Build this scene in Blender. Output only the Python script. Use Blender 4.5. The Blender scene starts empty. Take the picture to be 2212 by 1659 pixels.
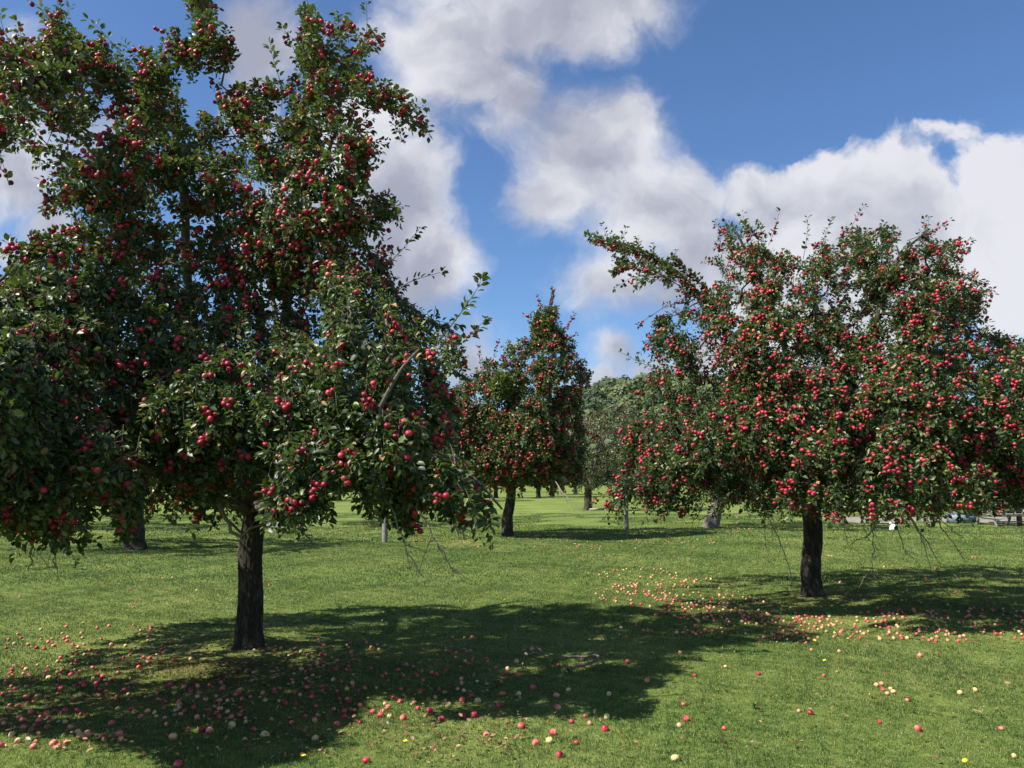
import bpy, math, random
import numpy as np
from mathutils import Vector, Matrix
random.seed(7)
RNG = np.random.default_rng(11)
C = bpy.context.scene.collection
R = math.radians
SC = bpy.context.scene

# ------------------------------------------------------------------ camera, light, sky
EYE = 1.6
F = 1660.0                       # focal length on a 2212 px wide frame
HOR = 1035.0
PITCH = math.atan((HOR - 829.5) / F)
CAM = np.array([0.0, 0.0, EYE])
cam_d = bpy.data.cameras.new('camera'); cam = bpy.data.objects.new('camera', cam_d); C.objects.link(cam)
cam.location = CAM; cam.rotation_euler = (math.pi / 2 + PITCH, 0, 0)
cam_d.sensor_width = 36; cam_d.lens = 36 * F / 2212.0; cam_d.clip_start = .05; cam_d.clip_end = 5000
SC.camera = cam
SC.view_settings.view_transform = 'Standard'; SC.view_settings.look = 'None'
SC.view_settings.exposure = 1.06; SC.view_settings.gamma = 1.0
SC.cycles.max_bounces = 6; SC.cycles.diffuse_bounces = 3; SC.cycles.transparent_max_bounces = 6
SC.cycles.transmission_bounces = 4; SC.cycles.glossy_bounces = 2
SC.cycles.use_adaptive_sampling = True

SHX, SHY = .79, .32              # ground shift of a shadow per metre of height
sun_el = math.atan(1 / math.hypot(SHX, SHY))
sd = Vector((SHX, SHY, -1)).normalized()
sun_az = math.atan2(-SHX, -SHY)  # compass angle of the sun from +Y towards +X
sun_d = bpy.data.lights.new('sun', 'SUN'); sun = bpy.data.objects.new('sun', sun_d); C.objects.link(sun)
sun_d.energy = 4.8; sun_d.angle = R(.6); sun_d.color = (1.0, .93, .82)
sun.rotation_euler = sd.to_track_quat('-Z', 'Y').to_euler(); sun.location = (-20, -8, 30)


def ray(px, py):
    u = (np.asarray(px, float) - 1106) / F; v = (829.5 - np.asarray(py, float)) / F
    c, s = math.cos(PITCH), math.sin(PITCH)
    return np.stack([u, c - v * s, s + v * c], -1)


def at(px, py, D):
    r = ray(px, py)
    return CAM + r * (np.asarray(D, float) / r[..., 1])[..., None]


def ground_at(px, py):
    r = ray(px, py)
    return CAM + r * (-EYE / r[..., 2])[..., None]


def project(P):
    P = np.asarray(P, float) - CAM
    c, s = math.cos(PITCH), math.sin(PITCH)
    z = P[..., 1] * c + P[..., 2] * s; y = -P[..., 1] * s + P[..., 2] * c
    return 1106 + F * P[..., 0] / z, 829.5 - F * y / z


class NT:
    def __init__(s, tree): s.t = tree
    def n(s, kind, **kw):
        nd = s.t.nodes.new(kind)
        for k, v in kw.items():
            if k.startswith('i_'):
                key = k[2:]; nd.inputs[int(key) if key.isdigit() else key.replace('_', ' ')].default_value = v
            else: setattr(nd, k, v)
        return nd
    def l(s, a, b): s.t.links.new(a, b)
    def math(s, op, a, b=None, c=None, clamp=False):
        nd = s.t.nodes.new('ShaderNodeMath'); nd.operation = op; nd.use_clamp = clamp
        for i, v in enumerate((a, b, c)):
            if v is None: continue
            if isinstance(v, (int, float)): nd.inputs[i].default_value = v
            else: s.l(v, nd.inputs[i])
        return nd.outputs[0]
    def vmath(s, op, a, b=None):
        nd = s.t.nodes.new('ShaderNodeVectorMath'); nd.operation = op
        for i, v in enumerate((a, b)):
            if v is None: continue
            if isinstance(v, (tuple, list)): nd.inputs[i].default_value = v
            elif isinstance(v, (int, float)): nd.inputs[i].default_value = (v, v, v)
            else: s.l(v, nd.inputs[i])
        return nd
    def mix(s, f, a, b):
        nd = s.t.nodes.new('ShaderNodeMix'); nd.data_type = 'RGBA'
        for sk, v in ((nd.inputs[0], f), (nd.inputs[6], a), (nd.inputs[7], b)):
            if isinstance(v, (int, float)): sk.default_value = v
            elif isinstance(v, (tuple, list)): sk.default_value = (*v, 1)
            else: s.l(v, sk)
        return nd.outputs[2]
    def smooth(s, v, a, b):
        nd = s.t.nodes.new('ShaderNodeMapRange'); nd.interpolation_type = 'SMOOTHSTEP'
        s.l(v, nd.inputs[0]); nd.inputs[1].default_value = a; nd.inputs[2].default_value = b
        return nd.outputs[0]
    def ramp(s, f, stops):
        nd = s.t.nodes.new('ShaderNodeValToRGB'); cr = nd.color_ramp
        while len(cr.elements) < len(stops): cr.elements.new(.5)
        for e, (p, c) in zip(cr.elements, stops): e.position = p; e.color = (*c, 1)
        s.l(f, nd.inputs[0]); return nd.outputs[0]


world = bpy.data.worlds.new("World"); SC.world = world; world.use_nodes = True
wt = world.node_tree; wt.nodes.clear(); W = NT(wt)
sky = W.n('ShaderNodeTexSky', sky_type='NISHITA', sun_disc=False, sun_elevation=sun_el, sun_rotation=sun_az,
          altitude=50, air_density=1.0, dust_density=.5, ozone_density=2.2)
tc = W.n('ShaderNodeTexCoord')
sx = W.n('ShaderNodeSeparateXYZ'); W.l(tc.outputs['Generated'], sx.inputs[0])
# gnomonic cloud chart: heading x/y and height z/y of the sky direction
yy = W.math('MAXIMUM', W.math('ABSOLUTE', sx.outputs[1]), .05)
pu = W.math('DIVIDE', sx.outputs[0], yy); pw = W.math('DIVIDE', sx.outputs[2], yy)
pc = W.n('ShaderNodeCombineXYZ'); W.l(pu, pc.inputs[0]); W.l(pw, pc.inputs[1]); W.l(sx.outputs[1], pc.inputs[2])
flat = W.n('ShaderNodeCombineXYZ'); W.l(pu, flat.inputs[0]); W.l(pw, flat.inputs[1])
w1 = W.n('ShaderNodeTexNoise', i_Scale=5.0, i_Detail=5.0, i_Roughness=.6); W.l(flat.outputs[0], w1.inputs[0])
w1v = W.vmath('MULTIPLY', W.vmath('SUBTRACT', w1.outputs['Color'], .5).outputs[0], (.15, .15, 0)).outputs[0]
pp = W.vmath('ADD', flat.outputs[0], w1v).outputs[0]
CLOUDS = [  # px, py, rx, ry, strength
    (960, 60, 180, 120, 1), (1150, 30, 230, 105, 1), (1330, 5, 160, 75, .9), (1010, 160, 180, 120, .9), (1110, 225, 110, 110, .75),
    (1050, 290, 90, 60, .5), (560, 80, 110, 130, 1), (540, 210, 80, 130, .9), (680, 60, 60, 60, .5), (840, 260, 110, 110, .8),
    (860, 420, 110, 140, 1), (920, 570, 110, 130, 1), (830, 560, 100, 140, .9), (760, 350, 90, 120, .8),
    (1280, 330, 160, 160, 1), (1190, 430, 90, 85, .8), (1400, 440, 160, 120, .95), (1330, 240, 90, 90, .8), (1500, 560, 130, 110, .8),
    (1330, 610, 130, 100, .85), (1440, 640, 130, 80, .7),
    (1830, 430, 260, 120, 1), (1700, 440, 140, 80, .9), (1820, 370, 80, 60, .8), (1950, 540, 260, 160, 1), (1650, 560, 150, 120, .75),
    (2160, 470, 120, 120, 1), (2210, 400, 80, 90, 1), (2190, 620, 120, 170, 1), (2050, 310, 140, 65, .55), (2120, 360, 90, 60, .5),
    (1780, 700, 260, 120, .8), (2300, 550, 160, 260, 1), (1330, 765, 60, 52, .85), (1310, 820, 90, 40, .7), (1420, 800, 80, 36, .8), (1540, 790, 90, 50, .9),
    (1290, 838, 60, 26, 1), (1000, 790, 110, 80, .7),
    (10, 200, 80, 150, .9), (30, 380, 120, 110, .8), (110, 470, 80, 70, .7), (20, 520, 80, 40, .7), (260, 300, 200, 120, .5), (60, 140, 60, 60, .6),
    (1870, 85, 70, 26, .2), (640, 460, 160, 200, .7)]
field = None
for (cx, cy, rx, ry, st) in CLOUDS:
    r0 = ray(cx, cy); c0 = (r0[0] / r0[1], r0[2] / r0[1], 0)
    d = W.vmath('MULTIPLY', W.vmath('SUBTRACT', pp, c0).outputs[0], (F / rx, F / ry, 0)).outputs[0]
    ln = W.vmath('LENGTH', d).outputs[1]
    g = W.math('SUBTRACT', W.math('MULTIPLY', W.math('SUBTRACT', 1.25, ln), st), (1 - st) * .45)
    if field is None: field = g
    else:
        nd = W.n('ShaderNodeMath', operation='SMOOTH_MAX'); W.l(field, nd.inputs[0]); W.l(g, nd.inputs[1]); nd.inputs[2].default_value = .25
        field = nd.outputs[0]
n2 = W.n('ShaderNodeTexNoise', i_Scale=7.0, i_Detail=10.0, i_Roughness=.58, i_Distortion=.35); W.l(pp, n2.inputs[0])
# elsewhere in the sky: loose fair-weather cloud
n3 = W.n('ShaderNodeTexNoise', i_Scale=2.2, i_Detail=7.0, i_Roughness=.55); W.l(tc.outputs['Generated'], n3.inputs[0])
bgc = W.math('MULTIPLY', W.math('SUBTRACT', n3.outputs[0], .52), 4.0)
front = W.smooth(sx.outputs[1], .25, .5)
fld = W.math('ADD', W.math('MULTIPLY', field, front), W.math('MULTIPLY', bgc, W.math('SUBTRACT', 1.0, front)))
dens = W.math('ADD', fld, W.math('MULTIPLY', W.math('SUBTRACT', n2.outputs[0], .5), 1.5))
crisp = W.smooth(pu, .20, .32); m_soft = W.smooth(dens, -.16, .68); m_crisp = W.smooth(dens, .06, .36)
mask = W.math('ADD', W.math('MULTIPLY', m_crisp, crisp), W.math('MULTIPLY', m_soft, W.math('SUBTRACT', 1.0, crisp)))
mask = W.math('MULTIPLY', mask, .96)
# cloud body: bright lobes and mauve-grey undersides
n4 = W.n('ShaderNodeTexNoise', i_Scale=4.2, i_Detail=5.0, i_Roughness=.5); W.l(W.vmath('ADD', pp, (3.1, 7.7, 0)).outputs[0], n4.inputs[0])
shade = W.smooth(W.math('ADD', n4.outputs[0], W.math('ADD', W.math('MULTIPLY', W.math('SUBTRACT', n2.outputs[0], .5), .55), W.math('ADD', W.math('MULTIPLY', W.smooth(pu, .15, .7), .20), W.math('MULTIPLY', W.smooth(dens, .35, 1.25), -.10)))), .34, .66)
ccol = W.mix(shade, (.41, .43, .53), (.86, .86, .91))
bg1 = W.n('ShaderNodeBackground'); bg1.inputs[1].default_value = .060
W.l(W.vmath('MULTIPLY', sky.outputs[0], (.79, 1.0, 1.24)).outputs[0], bg1.inputs[0])
bg2 = W.n('ShaderNodeBackground'); W.l(ccol, bg2.inputs[0]); bg2.inputs[1].default_value = .46
mx = W.n('ShaderNodeMixShader'); W.l(mask, mx.inputs[0]); W.l(bg1.outputs[0], mx.inputs[1]); W.l(bg2.outputs[0], mx.inputs[2])
wo = W.n('ShaderNodeOutputWorld'); W.l(mx.outputs[0], wo.inputs[0])
world.cycles.sampling_method = 'MANUAL'; world.cycles.sample_map_resolution = 512


# ------------------------------------------------------------------ materials
def newmat(name):
    m = bpy.data.materials.new(name); m.use_nodes = True; m.node_tree.nodes.clear()
    return m, NT(m.node_tree)


def leaf_mat(name, stops, back=(.15, .18, .10), rough=.45, trans=.24, attr='v'):
    m, T = newmat(name)
    a = T.n('ShaderNodeAttribute', attribute_name=attr)
    col = T.ramp(a.outputs['Fac'], stops)
    geo = T.n('ShaderNodeNewGeometry')
    col2 = T.mix(T.math('MULTIPLY', geo.outputs['Backfacing'], .55), col, back)
    p = T.n('ShaderNodeBsdfPrincipled'); T.l(col2, p.inputs['Base Color']); p.inputs['Roughness'].default_value = rough
    p.inputs['Specular IOR Level'].default_value = .45
    tr = T.n('ShaderNodeBsdfTranslucent')
    tcol = T.mix(.5, col, (.16, .26, .02)); T.l(tcol, tr.inputs[0])
    mxs = T.n('ShaderNodeMixShader'); mxs.inputs[0].default_value = trans
    T.l(p.outputs[0], mxs.inputs[1]); T.l(tr.outputs[0], mxs.inputs[2])
    o = T.n('ShaderNodeOutputMaterial'); T.l(mxs.outputs[0], o.inputs[0])
    return m


M_LEAF = leaf_mat('apple_leaf', [(0, (.009, .026, .009)), (.30, (.017, .046, .012)), (.55, (.050, .090, .018)), (.75, (.130, .170, .036)), (.90, (.22, .25, .085)), (1, (.34, .20, .10))])
M_LEAF_DULL = leaf_mat('thin_grey_leaf', [(0, (.03, .05, .018)), (.5, (.06, .085, .03)), (.8, (.13, .13, .06)), (1, (.22, .12, .06))], trans=.15)
M_MISTLE = leaf_mat('mistletoe_leaf', [(0, (.05, .07, .012)), (.6, (.09, .12, .02)), (1, (.16, .17, .04))], back=(.12, .15, .04))
M_WOOD = leaf_mat('woodland_leaf', [(0, (.022, .045, .022)), (.45, (.055, .088, .036)), (.75, (.11, .145, .055)), (1, (.17, .18, .075))], back=(.06, .09, .03), rough=.7, trans=.2)
M_DEAD = leaf_mat('dead_leaf', [(0, (.05, .025, .012)), (.5, (.20, .11, .05)), (1, (.42, .28, .14))], back=(.35, .26, .16), trans=.1)


def bark_mat(name, c0, c1, c2, scale=1.0):
    m, T = newmat(name)
    tcx = T.n('ShaderNodeTexCoord'); mp = T.n('ShaderNodeMapping'); mp.inputs['Scale'].default_value = (9 * scale, 9 * scale, 2.2 * scale)
    T.l(tcx.outputs['Object'], mp.inputs[0])
    a = T.n('ShaderNodeTexNoise', i_Scale=3.0, i_Detail=8.0, i_Roughness=.75); T.l(mp.outputs[0], a.inputs[0])
    b = T.n('ShaderNodeTexNoise', i_Scale=4.5 * scale, i_Detail=4.0); T.l(tcx.outputs['Object'], b.inputs[0])
    col = T.ramp(a.outputs[0], [(.3, c0), (.52, c1), (.72, c2)])
    lich = T.smooth(b.outputs[0], .55, .72)
    col = T.mix(T.math('MULTIPLY', lich, .22), col, (c2[0] * 1.2, c2[1] * 1.3, c2[2] * 1.1))
    p = T.n('ShaderNodeBsdfPrincipled'); T.l(col, p.inputs['Base Color']); p.inputs['Roughness'].default_value = .9
    p.inputs['Specular IOR Level'].default_value = .2
    bp = T.n('ShaderNodeBump'); bp.inputs['Strength'].default_value = .9; bp.inputs['Distance'].default_value = .02
    T.l(a.outputs[0], bp.inputs['Height']); T.l(bp.outputs[0], p.inputs['Normal'])
    o = T.n('ShaderNodeOutputMaterial'); T.l(p.outputs[0], o.inputs[0])
    return m


M_BARK = bark_mat('apple_bark', (.009, .007, .006), (.042, .034, .027), (.15, .13, .105))
M_BARKG = bark_mat('grey_bark', (.04, .035, .03), (.12, .108, .092), (.27, .25, .225))
M_TWIG = bark_mat('twig_bark', (.14, .12, .09), (.30, .265, .215), (.46, .42, .36), 3)
M_FALLEN = bark_mat('limb_bark', (.06, .05, .04), (.16, .135, .11), (.29, .255, .21), 3)
M_POST = bark_mat('weathered_post', (.10, .095, .09), (.22, .21, .19), (.34, .32, .29), 2)
M_RUST = bark_mat('brown_post', (.07, .035, .02), (.16, .08, .05), (.24, .14, .09), 2)


def simple_mat(name, col, rough=.6, var=.0, scale=20, spec=.4):
    m, T = newmat(name)
    p = T.n('ShaderNodeBsdfPrincipled'); p.inputs['Roughness'].default_value = rough; p.inputs['Specular IOR Level'].default_value = spec
    tcx = T.n('ShaderNodeTexCoord'); a = T.n('ShaderNodeTexNoise', i_Scale=scale, i_Detail=4.0); T.l(tcx.outputs['Object'], a.inputs[0])
    c0 = tuple(c * (1 - var) for c in col); c1 = tuple(min(1, c * (1 + var)) for c in col)
    T.l(T.ramp(a.outputs[0], [(.3, c0), (.7, c1)]), p.inputs['Base Color'])
    o = T.n('ShaderNodeOutputMaterial'); T.l(p.outputs[0], o.inputs[0]); return m


M_PLASTIC = simple_mat('white_plastic', (.60, .61, .63), .5, .08)
M_TROUGH = simple_mat('galvanised_metal', (.15, .18, .23), .5, .25, 6)
M_TABLE = simple_mat('grey_timber', (.15, .145, .135), .8, .25, 12)
M_PETAL = simple_mat('yellow_petal', (.80, .60, .02), .5, .1)
M_STEM = simple_mat('green_stem', (.07, .14, .02), .6, .2)
M_WEED = simple_mat('weed_green', (.025, .055, .015), .6, .3)

m, T = newmat('apple_skin'); M_APPLE = m
a = T.n('ShaderNodeAttribute', attribute_name='v')
nz = T.n('ShaderNodeTexNoise', i_Scale=60.0, i_Detail=3.0); tcx = T.n('ShaderNodeTexCoord'); T.l(tcx.outputs['Object'], nz.inputs[0])
f = T.math('ADD', a.outputs['Fac'], T.math('MULTIPLY', T.math('SUBTRACT', nz.outputs[0], .5), .14))
col = T.ramp(f, [(0, (.20, .007, .022)), (.18, (.43, .022, .055)), (.34, (.52, .085, .080)), (.5, (.57, .19, .13)), (.66, (.56, .33, .17)), (.82, (.50, .46, .17)), (.9, (.30, .16, .05)), (1, (.10, .045, .02))])
p = T.n('ShaderNodeBsdfPrincipled'); T.l(col, p.inputs['Base Color']); p.inputs['Roughness'].default_value = .48; p.inputs['Specular IOR Level'].default_value = .4
o = T.n('ShaderNodeOutputMaterial'); T.l(p.outputs[0], o.inputs[0])

m, T = newmat('grass_blade'); M_GRASS = m
a = T.n('ShaderNodeAttribute', attribute_name='col')
p = T.n('ShaderNodeBsdfPrincipled'); T.l(a.outputs['Color'], p.inputs['Base Color']); p.inputs['Roughness'].default_value = .55; p.inputs['Specular IOR Level'].default_value = .3
tr = T.n('ShaderNodeBsdfTranslucent'); T.l(a.outputs['Color'], tr.inputs[0])
mxs = T.n('ShaderNodeMixShader'); mxs.inputs[0].default_value = .4; T.l(p.outputs[0], mxs.inputs[1]); T.l(tr.outputs[0], mxs.inputs[2])
o = T.n('ShaderNodeOutputMaterial'); T.l(mxs.outputs[0], o.inputs[0])

m, T = newmat('meadow_ground'); M_GROUND = m
tcx = T.n('ShaderNodeTexCoord')
a = T.n('ShaderNodeTexNoise', i_Scale=.35, i_Detail=6.0, i_Roughness=.6); T.l(tcx.outputs['Object'], a.inputs[0])
b = T.n('ShaderNodeTexNoise', i_Scale=14.0, i_Detail=6.0, i_Roughness=.75); T.l(tcx.outputs['Object'], b.inputs[0])
c1 = T.ramp(b.outputs[0], [(.3, (.040, .070, .016)), (.5, (.105, .155, .034)), (.72, (.20, .245, .065))])
c2 = T.mix(T.math('MULTIPLY', T.smooth(a.outputs[0], .42, .68), .45), c1, (.27, .28, .085))
p = T.n('ShaderNodeBsdfPrincipled'); T.l(c2, p.inputs['Base Color']); p.inputs['Roughness'].default_value = .95; p.inputs['Specular IOR Level'].default_value = .1
bp = T.n('ShaderNodeBump'); bp.inputs['Strength'].default_value = .8; bp.inputs['Distance'].default_value = .04
T.l(b.outputs[0], bp.inputs['Height']); T.l(bp.outputs[0], p.inputs['Normal'])
o = T.n('ShaderNodeOutputMaterial'); T.l(p.outputs[0], o.inputs[0])
M_HILL = simple_mat('hill_soil', (.03, .045, .015), .9, .4, .05)
M_GRAVEL = simple_mat('pale_gravel', (.20, .18, .155), .9, .3, 4)


# ------------------------------------------------------------------ mesh helpers
def mesh_np(name, V, faces, attrs=None, smooth=False, colattr=None):
    """V (n,3); faces: list of (m,k) integer arrays; attrs: {name: per-vertex float}"""
    me = bpy.data.meshes.new(name); V = np.asarray(V, np.float32)
    me.vertices.add(len(V)); me.vertices.foreach_set('co', V.ravel())
    faces = [np.asarray(f, np.int32) for f in faces if len(f)]
    loops = np.concatenate([f.ravel() for f in faces]); sizes = np.concatenate([np.full(len(f), f.shape[1], np.int32) for f in faces])
    me.loops.add(len(loops)); me.loops.foreach_set('vertex_index', loops)
    me.polygons.add(len(sizes)); me.polygons.foreach_set('loop_start', np.concatenate([[0], np.cumsum(sizes)[:-1]]).astype(np.int32))
    me.polygons.foreach_set('loop_total', sizes)
    if smooth: me.polygons.foreach_set('use_smooth', np.ones(len(sizes), bool))
    for k, v in (attrs or {}).items():
        at_ = me.attributes.new(k, 'FLOAT', 'POINT'); at_.data.foreach_set('value', np.asarray(v, np.float32))
    if colattr is not None:
        at_ = me.attributes.new('col', 'FLOAT_COLOR', 'POINT')
        at_.data.foreach_set('color', np.concatenate([colattr, np.ones((len(colattr), 1))], 1).astype(np.float32).ravel())
    me.update(calc_edges=True)
    return me


def ob(name, me, mat=None, parent=None, loc=None):
    o = bpy.data.objects.new(name, me); C.objects.link(o)
    if mat is not None and me is not None and not me.materials: me.materials.append(mat)
    if parent is not None: o.parent = parent
    if loc is not None: o.location = loc
    return o


def tag(o, label=None, cat=None, group=None, kind=None):
    if label: o['label'] = label
    if cat: o['category'] = cat
    if group: o['group'] = group
    if kind: o['kind'] = kind
    return o


def thing(name, loc, label, cat, group=None):
    o = bpy.data.objects.new(name, None); C.objects.link(o); o.location = loc; o.empty_display_size = .2
    return tag(o, label, cat, group)


class Acc:
    """collects geometry into one mesh"""
    def __init__(s): s.V = []; s.F = {}; s.A = []; s.n = 0
    def add(s, V, faces, a=0.0):
        V = np.asarray(V, float); s.V.append(V); s.A.append(np.full(len(V), a) if np.isscalar(a) else np.asarray(a))
        for f in faces:
            f = np.asarray(f, int)
            if len(f): s.F.setdefault(f.shape[1], []).append(f + s.n)
        s.n += len(V)
    def tube(s, P, r, sides=6, a=0.0, cap=True):
        V, Fs = tube(P, r, sides, cap); s.add(V, Fs, a)
    def box(s, c, size, rot=None):
        sx_, sy_, sz_ = [q / 2 for q in size]
        V = np.array([[x, y, z] for x in (-sx_, sx_) for y in (-sy_, sy_) for z in (-sz_, sz_)])
        if rot is not None: V = V @ np.array(rot).T
        s.add(V + np.array(c), [[(0, 1, 3, 2), (4, 6, 7, 5), (0, 4, 5, 1), (2, 3, 7, 6), (0, 2, 6, 4), (1, 5, 7, 3)]])
    def mesh(s, name, smooth=False):
        return mesh_np(name, np.concatenate(s.V), [np.concatenate(v) for v in s.F.values()], {'v': np.concatenate(s.A)}, smooth)


def tube(P, r, sides=6, cap=True):
    P = np.asarray(P, float); n = len(P); r = np.broadcast_to(np.asarray(r, float), (n,))
    t = np.gradient(P, axis=0); t /= np.linalg.norm(t, axis=1)[:, None] + 1e-9
    ref = np.array([0, 0, 1.0]) if abs(t[0, 2]) < .8 else np.array([1.0, 0, 0])
    u = np.cross(t, ref); u /= np.linalg.norm(u, axis=1)[:, None] + 1e-9
    for i in range(1, n):
        q = u[i - 1] - t[i] * np.dot(u[i - 1], t[i]); u[i] = q / (np.linalg.norm(q) + 1e-9)
    w = np.cross(t, u)
    an = np.arange(sides) * 2 * math.pi / sides
    V = (P[:, None] + r[:, None, None] * (np.cos(an)[None, :, None] * u[:, None] + np.sin(an)[None, :, None] * w[:, None])).reshape(-1, 3)
    i = np.arange(n - 1)[:, None] * sides; j = np.arange(sides)[None]; k = (j + 1) % sides
    Q = np.stack([i + j, i + k, i + sides + k, i + sides + j], -1).reshape(-1, 4)
    Fs = [Q]
    if cap: Fs.append(((n - 1) * sides + np.arange(sides))[None])
    return V, Fs


def spline(pts, n):
    pts = np.asarray(pts, float); m_ = len(pts)
    if m_ == 2: return pts[0] + (pts[1] - pts[0]) * np.linspace(0, 1, n)[:, None]
    P = np.vstack([2 * pts[0] - pts[1], pts, 2 * pts[-1] - pts[-2]]); out = []
    for s_ in np.linspace(0, m_ - 1 - 1e-6, n):
        i = int(s_); t = s_ - i; a_, b_, c_, d_ = P[i:i + 4]
        out.append(.5 * ((2 * b_) + (c_ - a_) * t + (2 * a_ - 5 * b_ + 4 * c_ - d_) * t * t + (3 * b_ - a_ - 3 * c_ + d_) * t ** 3))
    return np.array(out)


_ph = RNG.uniform(0, 6.28, (8, 3)); _dr = RNG.normal(size=(8, 3)); _dr /= np.linalg.norm(_dr, axis=1)[:, None]
def noise3(P, freq):
    """cheap smooth pseudo noise in -1..1"""
    P = np.asarray(P, float) * freq; s = 0
    for i in range(8):
        s = s + np.sin(P @ _dr[i] * (1 + .35 * i) + _ph[i, 0] + 1.3 * np.sin(P @ _dr[(i + 3) % 8] * .8 + _ph[i, 1]))
    return s / 4.0


def gz(x, y):
    x = np.asarray(x, float); y = np.asarray(y, float)
    f_ = np.clip((60 - np.abs(y)) / 30, 0, 1)
    return f_ * (.018 * np.sin(x * 1.3 + 1.1 * np.sin(y * .7)) + .014 * np.sin(y * 1.9 + x * .6 + .8) + .012 * np.sin(x * 3.1 - y * 2.3 + 2))


# leaf templates: length along +Y, face normal +Z
def leaf_template(detail):
    if detail == 2:
        V = np.array([(0, 0, 0), (-.27, .33, .07), (0, .36, -.03), (.27, .33, .07), (-.23, .70, .04), (0, .72, -.06), (.23, .70, .04), (0, 1, -.14)])
        return V, [np.array([(0, 2, 1), (0, 3, 2), (4, 5, 7), (5, 6, 7)]), np.array([(1, 2, 5, 4), (2, 3, 6, 5)])]
    if detail == 1:
        V = np.array([(0, 0, 0), (-.3, .45, .08), (0, .5, -.04), (.3, .45, .08), (0, 1, -.08)])
        return V, [np.array([(0, 2, 1), (0, 3, 2), (1, 2, 4), (2, 3, 4)])]
    V = np.array([(0, 0, 0), (-.36, .5, .06), (.36, .5, .06), (0, 1, -.05)])
    return V, [np.array([(0, 3, 1), (0, 2, 3)])]


def leaves_mesh(name, pos, d, nrm, size, val, detail):
    d = d / (np.linalg.norm(d, axis=1)[:, None] + 1e-9)
    x = np.cross(d, nrm); x /= np.linalg.norm(x, axis=1)[:, None] + 1e-9
    z = np.cross(x, d)
    V0, F0 = leaf_template(detail); k = len(V0); n = len(pos)
    wid = RNG.uniform(.85, 1.25, n); curl = RNG.uniform(.3, 2.2, n)
    T0 = V0[None] * np.stack([wid, np.ones(n), curl], -1)[:, None]
    V = pos[:, None] + size[:, None, None] * (T0[..., :1] * x[:, None] + T0[..., 1:2] * d[:, None] + T0[..., 2:] * z[:, None])
    off = (np.arange(n) * k)[:, None, None]
    faces = [(f[None] + off).reshape(-1, f.shape[1]) for f in F0]
    return mesh_np(name, V.reshape(-1, 3), faces, {'v': np.repeat(val, k)})


# ------------------------------------------------------------------ apples
def apple_geo(seg, rings, r=1.0, stalk=True, tint=.15, side=.3, rng=random):
    th = np.linspace(0, math.pi, rings); rad = np.sin(th) ** .85; z = np.cos(th) * .86
    z = z - .26 * np.exp(-(rad / .28) ** 2) * np.sign(z)
    an = np.arange(seg) * 2 * math.pi / seg
    V = np.stack([(rad[:, None] * np.cos(an)), (rad[:, None] * np.sin(an)), np.broadcast_to(z[:, None], (rings, seg))], -1).reshape(-1, 3)
    V[:, 0] *= rng.uniform(.95, 1.06); V[:, 2] *= rng.uniform(.9, 1.05)
    i = np.arange(rings - 1)[:, None] * seg; j = np.arange(seg)[None]; k = (j + 1) % seg
    Q = np.stack([i + j, i + seg + j, i + seg + k, i + k], -1).reshape(-1, 4)
    v = tint + side * (V[:, 0] * .5 - V[:, 2] * .25 + .3) + .12 * np.exp(-((V[:, 0] ** 2 + V[:, 1] ** 2) / .12))
    acc = Acc(); acc.add(V * r, [Q], np.clip(v, 0, 1))
    if stalk:
        acc.tube(np.array([[0, 0, .55], [.03, 0, .85], [.10, .03, 1.15]]) * r, .055 * r, 4, .97)
        acc.tube(np.array([[0, 0, -.5], [0, 0, -.72]]) * r, .11 * r, 5, .95)
    return acc


RED_T = [(-.06, .16), (.04, .16), (-.08, .26), (.08, .24), (.0, .10), (.16, .3), (-.1, .12), (.03, .3)]
apple_hi = []
for i, (t_, s_) in enumerate(RED_T):
    me = apple_geo(14, 9, 1.0, True, t_, s_).mesh('apple', True); me.materials.append(M_APPLE); apple_hi.append(me)
FALL_T = {'red': [(.12, .30), (.2, .3), (.06, .4), (.16, .5)], 'pink': [(.38, .3), (.32, .45), (.46, .25), (.3, .6)], 'yellow': [(.5, .3), (.62, .2), (.74, .1)],
          'brown': [(.80, .2), (.45, .5)]}
fall_hi = {}
for k_, ts in FALL_T.items():
    fall_hi[k_] = []
    for (t_, s_) in ts:
        me = apple_geo(16, 10, 1.0, True, t_, s_).mesh('fallen_apple', True); me.materials.append(M_APPLE); fall_hi[k_].append(me)


def merged_apples(name, P, rad, tints, seg=7, rings=6):
    th = np.linspace(0, math.pi, rings); rr = np.sin(th) ** .85; z = np.cos(th) * .86; z = z - .2 * np.exp(-(rr / .3) ** 2) * np.sign(z)
    an = np.arange(seg) * 2 * math.pi / seg
    V0 = np.stack([(rr[:, None] * np.cos(an)), (rr[:, None] * np.sin(an)), np.broadcast_to(z[:, None], (rings, seg))], -1).reshape(-1, 3)
    i = np.arange(rings - 1)[:, None] * seg; j = np.arange(seg)[None]; k = (j + 1) % seg
    Q = np.stack([i + j, i + seg + j, i + seg + k, i + k], -1).reshape(-1, 4)
    n = len(P); m_ = len(V0)
    A = RNG.normal(size=(n, 3, 3)); q, _ = np.linalg.qr(A)
    q[np.linalg.det(q) < 0, :, 0] *= -1
    V = P[:, None] + rad[:, None, None] * np.einsum('nij,mj->nmi', q, V0)
    v = tints[:, None] + .22 * (V0[:, 0] * .5 + .3)[None]
    Fq = (Q[None] + (np.arange(n) * m_)[:, None, None]).reshape(-1, 4)
    me = mesh_np(name, V.reshape(-1, 3), [Fq], {'v': np.clip(v, 0, 1).ravel()}, True); me.materials.append(M_APPLE)
    return me


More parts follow.
